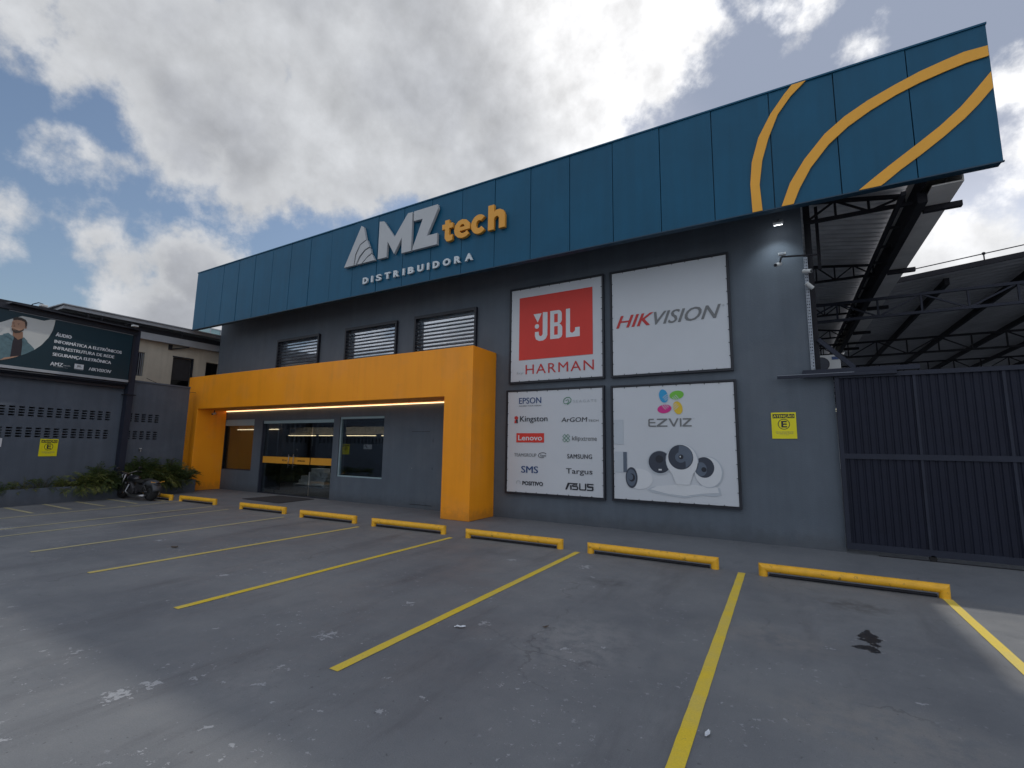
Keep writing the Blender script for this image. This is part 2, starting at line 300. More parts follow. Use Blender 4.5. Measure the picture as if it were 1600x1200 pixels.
# ------------------------------------------------------------------ object helpers
WM = {}   # object -> world matrix of its root
def tag(o, label=None, cat=None, group=None, kind=None):
    if label: o['label'] = label
    if cat: o['category'] = cat
    if group: o['group'] = group
    if kind: o['kind'] = kind
    return o
def thing(name, label, cat, loc=(0, 0, 0), rotz=0.0, group=None):
    o = bpy.data.objects.new(name, None); C.objects.link(o); o.empty_display_size = 0.2
    o.location = loc; o.rotation_euler = (0, 0, rotz)
    WM[o] = Matrix.Translation(loc) @ Matrix.Rotation(rotz, 4, 'Z')
    return tag(o, label, cat, group)
class MB:
    def __init__(s, M=None): s.v = []; s.f = []; s.M = M
    def add(s, vs, fs):
        n = len(s.v)
        s.v += [(s.M @ Vector(p)) if s.M else Vector(p) for p in vs]
        s.f += [tuple(i + n for i in f) for f in fs]; return s
    def box(s, x0, x1, y0, y1, z0, z1):
        return s.add([(x0,y0,z0),(x1,y0,z0),(x1,y1,z0),(x0,y1,z0),(x0,y0,z1),(x1,y0,z1),(x1,y1,z1),(x0,y1,z1)],
                     [(0,3,2,1),(4,5,6,7),(0,1,5,4),(1,2,6,5),(2,3,7,6),(3,0,4,7)])
    def hexa(s, p): return s.add(p, [(0,3,2,1),(4,5,6,7),(0,1,5,4),(1,2,6,5),(2,3,7,6),(3,0,4,7)])
    def bar(s, a, b, wd, h=None):
        a, b = Vector(a), Vector(b); h = h or wd; d = (b - a).normalized()
        u = d.cross(Vector((0, 0, 1)))
        if u.length < 1e-3: u = Vector((1, 0, 0))
        u.normalize(); v = u.cross(d); u *= wd / 2; v *= h / 2
        return s.hexa([a - u - v, a + u - v, b + u - v, b - u - v, a - u + v, a + u + v, b + u + v, b - u + v])
    def tube(s, pts, r, n=10, cap=True):
        pts = [Vector(p) for p in pts]; rs = r if isinstance(r, (list, tuple)) else [r] * len(pts)
        vs = []; prev = None
        for i, p in enumerate(pts):
            if i == 0: t = pts[1] - p
            elif i == len(pts) - 1: t = p - pts[i - 1]
            else: t = ((pts[i + 1] - p).normalized() + (p - pts[i - 1]).normalized())
            t.normalize()
            u = prev if prev is not None else (Vector((0, 0, 1)).cross(t) if abs(t.z) < .9 else Vector((0, 1, 0)).cross(t))
            u = (u - t * u.dot(t)).normalized(); prev = u; v = t.cross(u)
            k = 1.0
            if 0 < i < len(pts) - 1:
                c = (pts[i + 1] - p).normalized().dot((p - pts[i - 1]).normalized()); k = 1.0
            vs += [p + (u * math.cos(2 * math.pi * j / n) + v * math.sin(2 * math.pi * j / n)) * rs[i] * k for j in range(n)]
        fs = [(i * n + j, i * n + (j + 1) % n, (i + 1) * n + (j + 1) % n, (i + 1) * n + j) for i in range(len(pts) - 1) for j in range(n)]
        if cap: fs += [tuple(reversed(range(n))), tuple((len(pts) - 1) * n + j for j in range(n))]
        return s.add(vs, fs)
    def torus(s, c, ax, Rr, r, n=28, m=10, squash=1.0):
        c = Vector(c); ax = Vector(ax).normalized(); u = ax.cross(Vector((0, 0, 1))).normalized(); v = ax.cross(u)
        vs = []
        for i in range(n):
            a = 2 * math.pi * i / n; d = u * math.cos(a) + v * math.sin(a)
            for j in range(m):
                b = 2 * math.pi * j / m; vs.append(c + d * (Rr + r * math.cos(b)) + ax * r * squash * math.sin(b))
        return s.add(vs, [(i * m + j, ((i + 1) % n) * m + j, ((i + 1) % n) * m + (j + 1) % m, i * m + (j + 1) % m) for i in range(n) for j in range(m)])
    def ball(s, c, r, n=14, m=9):
        c = Vector(c); r = r if isinstance(r, (tuple, list)) else (r, r, r); vs = []
        for i in range(m + 1):
            t = math.pi * i / m
            for j in range(n):
                a = 2 * math.pi * j / n; vs.append(c + Vector((r[0] * math.sin(t) * math.cos(a), r[1] * math.sin(t) * math.sin(a), r[2] * math.cos(t))))
        return s.add(vs, [(i * n + j, (i + 1) * n + j, (i + 1) * n + (j + 1) % n, i * n + (j + 1) % n) for i in range(m) for j in range(n)])
    def build(s, name, m, parent=None, bevel=0.0, smooth=False, label=None):
        inv = WM[parent].inverted() if parent is not None and parent in WM else Matrix()
        me = bpy.data.meshes.new(name); me.from_pydata([inv @ p for p in s.v], [], s.f); me.materials.append(m)
        bm = bmesh.new(); bm.from_mesh(me); bmesh.ops.remove_doubles(bm, verts=bm.verts, dist=1e-5); bmesh.ops.recalc_face_normals(bm, faces=bm.faces); bm.to_mesh(me); bm.free()
        if smooth:
            for p in me.polygons: p.use_smooth = True
        o = bpy.data.objects.new(name, me); C.objects.link(o)
        if parent is not None: o.parent = parent; WM[o] = WM[parent]
        if bevel:
            b = o.modifiers.new('bevel', 'BEVEL'); b.width = bevel; b.segments = 2; b.limit_method = 'ANGLE'
        if label: o['label'] = label
        return o
def struct(o): o['kind'] = 'structure'; return o
def F(y): return Matrix.Translation((0, y, 0))          # facade frame: local x, z; local -y points at the viewer
LROT = math.atan2(0.989, -0.148)
def FL(off=0.0):                                          # frame of the boundary wall: s along the wall, -y outwards
    return Matrix.Translation((-17.05, 6.0, 0)) @ Matrix.Rotation(LROT, 4, 'Z') @ Matrix.Translation((0, -off, 0))
def ls(y): return (y - 6.0) / 0.989
def flat(name, loops, fr, d, m, parent, th=0.003, bevel=0.0, label=None):
    """closed outlines in the (x, z) of a frame, front face at depth d towards the viewer, thickness th"""
    cu = bpy.data.curves.new('tmp', 'CURVE'); cu.dimensions = '2D'; cu.fill_mode = 'BOTH'
    cu.extrude = th / 2 - bevel; cu.bevel_depth = bevel; cu.bevel_resolution = 1
    for lp in loops:
        sp = cu.splines.new('POLY'); sp.points.add(len(lp) - 1)
        for i, p in enumerate(lp): sp.points[i].co = (p[0], p[1], 0, 1)
        sp.use_cyclic_u = True
    return _fromcurve(cu, name, fr, d, m, parent, th, None, 0, label)
def _fromcurve(cu, name, fr, d, m, parent, th, fit, shear, label=None, dup=0.0):
    o = bpy.data.objects.new('tmp', cu); C.objects.link(o)
    bpy.context.view_layer.update()
    me = bpy.data.meshes.new_from_object(o.evaluated_get(bpy.context.evaluated_depsgraph_get()))
    C.objects.unlink(o); bpy.data.objects.remove(o); bpy.data.curves.remove(cu)
    vs = [v.co.copy() for v in me.vertices]
    if fit and vs:
        x0, z0, x1, z1 = fit
        for v in vs: v.x += shear * v.y
        ax, bx = min(v.x for v in vs), max(v.x for v in vs); ay, by = min(v.y for v in vs), max(v.y for v in vs)
        for v in vs:
            v.x = x0 + (v.x - ax) / max(bx - ax, 1e-6) * (x1 - x0); v.y = z0 + (v.y - ay) / max(by - ay, 1e-6) * (z1 - z0)
    inv = WM[parent].inverted() if parent is not None else Matrix()
    for v, c in zip(me.vertices, vs): v.co = Vector((c.x, -d + th / 2 - c.z, c.y))
    me.materials.clear(); me.materials.append(m)
    bm = bmesh.new(); bm.from_mesh(me)
    if dup and fit:
        sx = dup * (fit[3] - fit[1])
        g0 = bm.verts[:] + bm.edges[:] + bm.faces[:]
        for k in (-1, 1):
            r_ = bmesh.ops.duplicate(bm, geom=g0)
            for v in r_['geom']:
                if isinstance(v, bmesh.types.BMVert): v.co.x += k * sx; v.co.y -= .0003 * (k + 2)
    bmesh.ops.transform(bm, matrix=inv @ fr, verts=bm.verts); bmesh.ops.remove_doubles(bm, verts=bm.verts, dist=1e-6); bmesh.ops.recalc_face_normals(bm, faces=bm.faces); bm.to_mesh(me); bm.free()
    for p in me.polygons: p.use_smooth = False; p.material_index = 0
    o = bpy.data.objects.new(name, me); C.objects.link(o)
    if parent is not None: o.parent = parent; WM[o] = WM[parent]
    if label: o['label'] = label
    return o
def text(s, box, fr, d, m, parent, th=0.003, bold=0.0, shear=0.0, spacing=1.0, name='lettering', label=None, res=3):
    dup = 0.0
    if any(c in 'MNWmwK' for c in s): dup, bold = bold * .8, 0.0
    cu = bpy.data.curves.new('tmp', 'FONT'); cu.body = s; cu.size = 1.0; cu.offset = bold; cu.space_character = spacing
    cu.resolution_u = res; cu.fill_mode = 'BOTH'; cu.extrude = th / 2
    return _fromcurve(cu, name, fr, d, m, parent, th, box, shear, label, dup)
def ell(cx, cz, rx, rz, rot=0.0, n=28, a0=0.0, a1=2 * math.pi, closed=True):
    k = n if closed else n + 1
    out = []
    for i in range(k):
        a = a0 + (a1 - a0) * i / n; x, z = rx * math.cos(a), rz * math.sin(a)
        out.append((cx + x * math.cos(rot) - z * math.sin(rot), cz + x * math.sin(rot) + z * math.cos(rot)))
    return out
def band(pts, wd):
    L, Rr = [], []
    for i, p in enumerate(pts):
        a = pts[max(i - 1, 0)]; b = pts[min(i + 1, len(pts) - 1)]
        dx, dz = b[0] - a[0], b[1] - a[1]; l = math.hypot(dx, dz) or 1
        w_ = wd[i] if isinstance(wd, (list, tuple)) else wd
        L.append((p[0] - dz / l * w_ / 2, p[1] + dx / l * w_ / 2)); Rr.append((p[0] + dz / l * w_ / 2, p[1] - dx / l * w_ / 2))
    return L + Rr[::-1]
def rect(x0, z0, x1, z1): return [(x0, z0), (x1, z0), (x1, z1), (x0, z1)]
def wall_cells(mb, x0, x1, z0, z1, y0, y1, openings):
    xs = sorted({x0, x1, *[v for o in openings for v in (o[0], o[1]) if x0 < v < x1]})
    zs = sorted({z0, z1, *[v for o in openings for v in (o[2], o[3]) if z0 < v < z1]})
    def solid(i, j):
        if i < 0 or j < 0 or i >= len(xs) - 1 or j >= len(zs) - 1: return False
        cx, cz = (xs[i] + xs[i + 1]) / 2, (zs[j] + zs[j + 1]) / 2
        return not any(o[0] < cx < o[1] and o[2] < cz < o[3] for o in openings)
    for i in range(len(xs) - 1):
        for j in range(len(zs) - 1):
            if not solid(i, j): continue
            a, b, c, d = xs[i], xs[i + 1], zs[j], zs[j + 1]
            mb.add([(a, y0, c), (b, y0, c), (b, y0, d), (a, y0, d)], [(0, 1, 2, 3)])
            mb.add([(a, y1, c), (b, y1, c), (b, y1, d), (a, y1, d)], [(3, 2, 1, 0)])
            if not solid(i - 1, j): mb.add([(a, y0, c), (a, y0, d), (a, y1, d), (a, y1, c)], [(0, 1, 2, 3)])
            if not solid(i + 1, j): mb.add([(b, y0, c), (b, y1, c), (b, y1, d), (b, y0, d)], [(0, 1, 2, 3)])
            if not solid(i, j - 1): mb.add([(a, y0, c), (a, y1, c), (b, y1, c), (b, y0, c)], [(0, 1, 2, 3)])
            if not solid(i, j + 1): mb.add([(a, y0, d), (b, y0, d), (b, y1, d), (a, y1, d)], [(0, 1, 2, 3)])
def children(o): return [c for c in bpy.data.objects if c.parent is o]
def copy_tree(o, parent=None):
    c = o.copy(); C.objects.link(c)
    if parent is not None: c.parent = parent
    for ch in children(o): copy_tree(ch, c)
    return c

# ------------------------------------------------------------------ ground
g = MB(); g.add([(-300, -300, 0), (300, -300, 0), (300, 300, 0), (-300, 300, 0)], [(0, 1, 2, 3)])
struct(g.build('ground', M_ground))
def ground_strip(name, a, b, wd, m=None, z=0.004):
    a, b = Vector((a[0], a[1], z)), Vector((b[0], b[1], z)); d = (b - a).normalized(); n = Vector((-d.y, d.x, 0)) * wd / 2
    k = max(2, int((b - a).length / 0.12)); vs = []
    for i in range(k + 1):
        p = a.lerp(b, i / k); j1, j2 = random.uniform(-.0012, .0012), random.uniform(-.0012, .0012)
        vs += [p - n * (1 + j1 / wd * 2), p + n * (1 + j2 / wd * 2)]
    mb = MB(); mb.add(vs, [(2 * i, 2 * i + 2, 2 * i + 3, 2 * i + 1) for i in range(k)])
    return struct(mb.build(name, m or M_line))
for a, b in (((-5.22, 6.97), (-5.22, 2.57)), ((-2.89, 7.13), (-2.89, 2.51)), ((-0.59, 7.18), (-0.57, 2.0)), ((1.47, 7.2), (1.47, 1.5)),
             ((-7.40, 6.84), (-7.48, 2.65)), ((-9.70, 6.80), (-9.52, 2.67)), ((-11.86, 6.80), (-11.38, 2.5)), ((-12.70, 6.86), (-12.26, 2.5)), ((-14.45, 6.95), (-13.92, 2.6))):
    ground_strip('parking_line', a, b, 0.088 if a[0] > -10 else 0.075)
for a, b in (((-16.15, 3.97), (-14.52, 4.01)), ((-16.34, 4.70), (-14.67, 4.71)), ((-16.41, 5.35), (-14.78, 5.39)), ((-16.51, 6.06), (-14.76, 6.07)), ((-15.3, 6.72), (-14.75, 6.74))):
    ground_strip('parking_line', a, b, 0.08)
ground_strip('parking_line', (-14.45, 5.55), (-14.1, 5.85), 0.05)

# ------------------------------------------------------------------ shop building
bd = thing('shop_building', 'dark grey two storey shop building with orange entrance portal and teal fascia', 'building', (-9, 9.6, 0))
OP = [(-17.52, -15.68, 0.69, 2.43), (-15.22, -11.68, -0.2, 2.37), (-11.43, -9.62, 0.69, 2.42),
      (-14.65, -12.54, 3.92, 5.07), (-11.35, -9.26, 3.92, 5.09), (-8.61, -6.57, 3.92, 5.11), (0.47, 0.80, 2.95, 7.0)]
mb = MB(); wall_cells(mb, -18.3, 0.77, 0.0, 6.4, 9.6, 9.85, OP)
wall = mb.build('wall', M_wall, bd)
MB().box(-18.3, -18.1, 9.86, 24, 0, 6.4).build('side_wall', M_wall, bd)
MB().box(0.27, 0.47, 9.86, 24, 0, 6.0).build('side_wall', M_wall, bd)
MB().box(-18.1, 0.27, 23.8, 24, 0, 6.4).build('back_wall', M_wall, bd)
MB().box(-18.3, 0.27, 9.86, 24, 6.41, 6.55).build('roof', M_sheet, bd)
# service hatch outline, flush with the wall
hb = MB(); hb.box(-8.60, -7.98, 9.594, 9.6, 1.975, 1.985); hb.box(-8.56, -7.84, 9.594, 9.6, 0.095, 0.108); ht = hb.build('service_hatch', M_frame, bd)
for za, zb in ((1.7, 1.8), (1.0, 1.06)): MB().box(-7.87, -7.862, 9.594, 9.6, za, zb).build('hinge', M_frame, ht)
MB().ball((-8.55, 9.595, 1.02), 0.012).build('hatch_lock', M_chrome, bd)
# portal
P0, P1, PT, PB = -18.12, -5.99, 3.88, 2.745
pm = MB(); wall_cells(pm, P0, P1, 0.0, PT, 8.6, 9.597, [(-17.40, -6.77, -1, PB)])
portal = pm.build('entrance_portal', M_orange, bd, bevel=0.012)
MB().box(-17.36, -6.80, 9.555, 9.59, 2.715, 2.738).build('led_strip', M_warm, portal)
# fascia: tilted panels with gaps
fz0, fz1 = 5.62, 7.77
fx0, fx1 = -18.3, 2.83
seams = [fx0] + [-17.51 + 0.925 * i for i in range(22)] + [fx1]
fm = MB(); rr = random.Random(3)
for a, b in zip(seams[:-1], seams[1:]):
    a2, b2 = a + .007, b - .007; t1, t2, t3, t4 = [rr.uniform(0, .013) for _ in range(4)]
    fm.hexa([(a2, 8.585 + t1, fz0 + .01), (b2, 8.585 + t2, fz0 + .01), (b2, 8.66, fz0 + .01), (a2, 8.66, fz0 + .01), (a2, 8.585 + t3, fz1 - .03), (b2, 8.585 + t4, fz1 - .03), (b2, 8.66, fz1 - .03), (a2, 8.66, fz1 - .03)])
fascia = fm.build('fascia', M_teal, bd)
MB().box(fx0 + .01, fx1 - .01, 8.662, 8.76, fz0 + .012, fz1 - .032).build('fascia_backing', M_seam, fascia)
MB().box(fx0 - .01, fx1 + .002, 8.57, 8.78, fz1 - .028, fz1).build('fascia_coping', M_teal, fascia)
MB().box(fx0 - .01, fx1 + .002, 8.572, 8.60, fz0 - .012, fz0 + .008).build('fascia_trim', M_seam, fascia)
MB().box(fx0, 0.47, 8.77, 9.59, 6.33, 6.37).build('light_block_cover', M_wall, bd)  # unseen cover added to keep light out of the recess behind the fascia
st = MB()
for x in [fx0 + i * 2.4 for i in range(9)]: st.box(x, x + .05, 8.77, 9.59, 7.5, 7.55)
st.box(fx0, 0.27, 9.6, 9.75, 6.56, 7.6)
st.build('parapet_frame', M_steel, bd)
s1 = [(0.57,7.74),(0.52,7.74),(0.42,7.74),(0.3,7.61),(0.08,7.32),(-0.12,6.95),(-0.24,6.53),(-0.28,6.14),(-0.27,5.625),(-0.12,5.625),(-0.14,6.1),(-0.08,6.52),(0.03,6.89),(0.19,7.28),(0.39,7.54),(0.62,7.74)][1:]
s2 = [[2.81,7.39],[2.56,7.40],[2.34,7.36],[2.06,7.3],[1.75,7.2],[1.41,7.07],[1.1,6.91],[0.82,6.70],[0.52,6.35],[0.3,6.0],[0.16,5.625],[0.33,5.625],[0.43,5.87],[0.60,6.18],[0.86,6.50],[1.13,6.72],[1.43,6.89],[1.76,7.03],[2.05,7.12],[2.33,7.18],[2.57,7.22],[2.81,7.23]]
s3 = [[2.81,6.98],[2.61,6.74],[2.45,6.56],[2.21,6.35],[1.93,6.15],[1.61,5.93],[1.35,5.74],[1.2,5.625],[1.47,5.625],[1.51,5.65],[1.72,5.81],[1.99,5.99],[2.25,6.18],[2.48,6.37],[2.64,6.53],[2.81,6.73]]
for lp in (s1, s2, s3): flat('stripe', [lp], F(8.58), 0.02, M_stripe, fascia, th=0.018)

# upper louvered windows
for (x0, x1, z1) in ((-14.65, -12.54, 5.07), (-11.35, -9.26, 5.09), (-8.61, -6.57, 5.11)):
    fr_ = MB(); z0 = 3.92; t = 0.055
    fr_.box(x0, x0 + t, 9.515, 9.60, z0, z1); fr_.box(x1 - t, x1, 9.515, 9.60, z0, z1)
    fr_.box(x0 + t, x1 - t, 9.515, 9.60, z1 - .075, z1); fr_.box(x0 + t, x1 - t, 9.515, 9.60, z0, z0 + t)
    win = fr_.build('window', M_frame, bd)
    MB().box(x0 + .02, x1 - .02, 9.70, 9.715, z0 + .02, z1 - .03).build('blind', M_blind, win)
    MB().box(x0 + .01, x1 - .01, 9.685, 9.692, z0 + .02, z1 - .03).build('pane', M_skyglass, win)
    lv = MB(); z = z0 + .09
    while z < z1 - .09:
        lv.hexa([(x0 + t, 9.525, z - .022), (x1 - t, 9.525, z - .022), (x1 - t, 9.575, z + .004), (x0 + t, 9.575, z + .004), (x0 + t, 9.52, z - .012), (x1 - t, 9.52, z - .012), (x1 - t, 9.57, z + .016), (x0 + t, 9.57, z + .016)]); z += .102
    lv.build('louvers', M_slat, win)

# ground floor glazing
for (x0, x1, z0, z1, ch) in ((-17.52, -15.68, 0.69, 2.43, 0.21), (-11.43, -9.62, 0.69, 2.42, 0.06)):
    fr_ = MB(); t = 0.03
    fr_.box(x0, x0 + t, 9.64, 9.72, z0, z1); fr_.box(x1 - t, x1, 9.64, 9.72, z0, z1); fr_.box(x0 + t, x1 - t, 9.64, 9.72, z0, z0 + t)
    win = fr_.build('window', M_gater if ch > .1 else M_cass, bd)
    MB().box(x0 + t, x1 - t, 9.62, 9.72, z1 - ch, z1).build('head_cassette', M_cass, win)
    MB().box(x0 + t, x1 - t, 9.675, 9.683, z0 + t, z1 - ch).build('pane', M_glass, win)
dx0, dx1 = -15.22, -11.68
fr_ = MB(); fr_.box(dx0, dx0 + .04, 9.62, 9.74, 0.01, 2.37); fr_.box(dx1 - .02, dx1, 9.62, 9.74, 0.01, 2.37)
fr_.box(dx0 + .04, dx1 - .02, 9.63, 9.73, 0.005, 0.025)
door = fr_.build('entrance_door', M_gater, bd)
MB().box(dx0 + .041, dx1 - .021, 9.625, 9.735, 2.27, 2.365).build('head_cassette', M_cass, door)
ed = [dx0 + .04, -14.42, -13.58, -12.74, dx1 - .02]
for i, (a, b) in enumerate(zip(ed[:-1], ed[1:])):
    yy = 9.66 if i in (1, 2) else 9.69
    MB().box(a + .003, b - .003, yy, yy + .008, 0.028, 2.27).build('pane', M_glass, door)
    k = 0.0; MB().box(a + .004, b - .004, yy - .004, yy - .001, 0.98, 1.19).build('sticker_band', M_tech, door)
text('AMZ tech', (-14.10, 1.055, -13.86, 1.115), F(9.656), 0.002, M_black, door, th=.002, bold=.02)
text('DISTRIBUIDORA', (-13.32, 1.06, -12.96, 1.105), F(9.656), 0.002, M_brown, door, th=.002, bold=.02)
for x in (-13.70, -13.46):
    h = MB(); h.tube([(x, 9.60, 0.86), (x, 9.60, 1.28)], 0.012); h.tube([(x, 9.60, 0.93), (x, 9.657, 0.93)], 0.008); h.tube([(x, 9.60, 1.21), (x, 9.657, 1.21)], 0.008)
    h.build('handle', M_chrome, door, smooth=True)
# interior
it = MB(); it.box(-18.05, -5.5, 9.86, 18, 0.001, 0.012); it.build('shop_floor', M_floor, bd)
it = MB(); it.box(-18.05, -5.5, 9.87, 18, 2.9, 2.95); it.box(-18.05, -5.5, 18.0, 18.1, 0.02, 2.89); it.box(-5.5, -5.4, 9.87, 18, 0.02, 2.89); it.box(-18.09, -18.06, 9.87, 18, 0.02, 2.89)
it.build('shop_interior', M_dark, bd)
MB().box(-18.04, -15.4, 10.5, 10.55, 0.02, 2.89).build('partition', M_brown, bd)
bi = MB().box(-18.0, -15.45, 10.40, 10.48, 2.16, 2.36).build('ceiling_beam', M_bandin, bd)
text('HIK', (-17.25, 2.19, -16.45, 2.33), F(10.40), 0.003, M_redd, bi, bold=.02, shear=.3)
MB().box(-18.0, -15.5, 10.38, 10.40, 2.10, 2.13).build('led_strip', M_warmin, bi)
bi = MB().box(-17.9, -9.5, 12.5, 12.6, 2.02, 2.28).build('ceiling_beam', M_bandin, bd)
text('HIKVISION', (-22.3 + 4.5, 2.06, -18.55 + 1.0, 2.22), F(12.5), 0.003, M_black, bi, bold=.02, shear=.3)
for a, b in ((-17.9, -16.2), (-16.0, -14.6), (-14.4, -12.9), (-12.6, -10.4)):
    MB().box(a, b, 12.46, 12.49, 1.94, 1.97).build('led_strip', M_warmin, bi)
for x, y in ((-16.2, 11.4), (-13.5, 11.6), (-14.8, 14.0), (-12.0, 12.0), (-15.6, 13.2)):
    MB().tube([(x, y, 2.86), (x, y, 2.895)], 0.05).build('downlight', M_spotb, bd)
il = bpy.data.lights.new('shop_fill_light', 'AREA'); ilo = bpy.data.objects.new('shop_fill_light', il); C.objects.link(ilo)  # fill light added to brighten the interior and the cartons
il.energy = 20; il.shape = 'RECTANGLE'; il.size = 6; il.size_y = .1; il.color = (1.0, .88, .72); ilo.location = (-14, 11.6, 2.75)
# stacked cartons
pal = MB(); pal.box(-16.3, -14.6, 11.7, 12.9, 0.02, 0.05); pal.box(-16.3, -16.2, 11.7, 12.9, 0.05, 0.10); pal.box(-14.7, -14.6, 11.7, 12.9, 0.05, 0.10); pal.box(-15.5, -15.4, 11.7, 12.9, 0.05, 0.10); pal.box(-16.3, -14.6, 11.7, 12.9, 0.10, 0.125)
tag(pal.build('pallet', M_box), 'pale pallet under the cartons behind the glass door', 'pallet')
bx = MB().box(-.17, .17, -.15, .15, 0, .145).build('carton', M_box, None, bevel=.004)
first = True
rows = [(0, -16.0, 4), (1, -15.9, 4), (2, -15.5, 3), (3, -15.35, 2)]
for k, xs, n in rows:
    for i in range(n):
        o = bx if first else bx.copy()
        if not first: C.objects.link(o)
        first = False
        o.location = (xs + i * .36 + random.uniform(-.01, .01), 12.0 + random.uniform(-.02, .02), 0.126 + k * .147); o.rotation_euler.z = random.uniform(-.05, .05)
        tag(o, 'white carton in the ' + ('bottom', 'second', 'third', 'top')[k] + ' row of the stack inside the glass door, ' + ('leftmost', 'second from left', 'third from left', 'rightmost')[i if i < n - 1 else 3], 'carton', 'white cartons stacked inside the shop')

# ------------------------------------------------------------------ fascia sign
sg = thing('fascia_sign', 'raised grey, white and amber shop name letters mounted on the teal fascia', 'sign', (-7.8, 8.58, 6.4))
Ls = {'A': [[[-9.74,7.55],[-9.66,7.50],[-9.54,7.12],[-9.77,7.03],[-9.93,6.77],[-9.97,6.47],[-10.33,6.47]],[[-9.92,6.47],[-9.87,6.75],[-9.73,7.0],[-9.50,7.09],[-9.40,6.89],[-9.57,6.84],[-9.77,6.69],[-9.88,6.47]],[[-9.82,6.47],[-9.70,6.65],[-9.53,6.80],[-9.37,6.84],[-9.31,6.69],[-9.47,6.62],[-9.66,6.47]],[[-9.60,6.47],[-9.45,6.58],[-9.29,6.65],[-9.17,6.47]]],
      'M': [[[-9.05,7.51],[-8.9,7.48],[-8.49,6.95],[-8.06,7.5],[-7.91,7.5],[-7.91,6.47],[-8.22,6.47],[-8.23,6.90],[-8.48,6.51],[-8.73,6.90],[-8.75,6.47],[-9.05,6.47]]],
      'Z': [[[-7.85,7.50],[-7.1,7.50],[-7.08,7.40],[-7.41,6.75],[-7.08,6.75],[-7.08,6.47],[-7.85,6.47],[-7.84,6.55],[-7.55,7.24],[-7.85,7.25]]]}
for k in 'AMZ': flat('letter', Ls[k], F(8.58), 0.085, M_grey, sg, th=0.078, bevel=.006)
def letter_row(s, x0, x1, z0, z1, m, d, th, bold0, gapw, heights=None, widths=None):
    n = len(s); ws = [widths.get(c, 1.0) for c in s] if widths else [1.0] * n
    tot = sum(ws) + gapw * (n - 1); u = (x1 - x0) / tot; x = x0
    for c, w_ in zip(s, ws):
        h = (heights or {}).get(c, (0, 1)); bold = bold0 * (.55 if c in 'eS' else 1)
        text(c, (x, z0 + (z1 - z0) * h[0], x + w_ * u, z0 + (z1 - z0) * h[1]), F(8.58), d, m, sg, th=th, bold=bold, name='letter', res=5)
        x += (w_ + gapw) * u
TL = {'t': [[(.28, .15), (.28, .54), (.02, .54), (.02, .74), (.28, .74), (.28, .90), (.64, .90), (.64, .74), (.96, .74), (.96, .54), (.64, .54), (.64, .28), (.70, .22), (.96, .24), (.96, .02), (.72, -.02), (.45, 0)]],
      'e': [[(1.0, .30), (.34, .30), (.38, .22), (.52, .17), (.68, .18), (.82, .24), (.94, .09), (.74, 0), (.5, -.02), (.25, .04), (.06, .18), (0, .37), (.06, .56), (.25, .71), (.5, .76), (.75, .71), (.94, .57), (1, .42)], [(.33, .44), (.68, .44), (.63, .53), (.51, .57), (.39, .53)]],
      'c': [[(.5 + .5 * math.cos(R(a)), .37 + .39 * math.sin(R(a))) for a in range(42, 319, 12)] + [(.52 + .20 * math.cos(R(a)), .37 + .17 * math.sin(R(a))) for a in range(318, 41, -14)]],
      'h': [[(0, 0), (0, 1), (.34, 1), (.34, .69), (.5, .76), (.7, .76), (.9, .68), (1, .5), (1, 0), (.66, 0), (.66, .42), (.6, .5), (.5, .52), (.39, .47), (.34, .40), (.34, 0)]]}
for c_, a_, b2_ in (('t', -6.93, -6.60), ('e', -6.56, -6.11), ('c', -6.07, -5.65), ('h', -5.60, -5.16)):
    flat('letter', [[(a_ + (b2_ - a_) * p[0], 6.48 + .59 * p[1]) for p in lp] for lp in TL[c_]], F(8.58), 0.085, M_tech, sg, th=0.078, bevel=.005)
0 and letter_row('tech', -6.93, -5.16, 6.47, 7.07, M_tech, 0.085, 0.078, 0.055, 0.13, {'t': (0, .86), 'e': (0, .74), 'c': (0, .74), 'h': (0, 1)}, {'t': .72, 'e': 1.0, 'c': .92, 'h': .98})
letter_row('DISTRIBUIDORA', -9.61, -6.03, 5.885, 6.06, M_greyd, 0.05, 0.045, 0.05, 0.62, None, {'I': .32, 'O': 1.15, 'A': 1.15, 'D': 1.0})

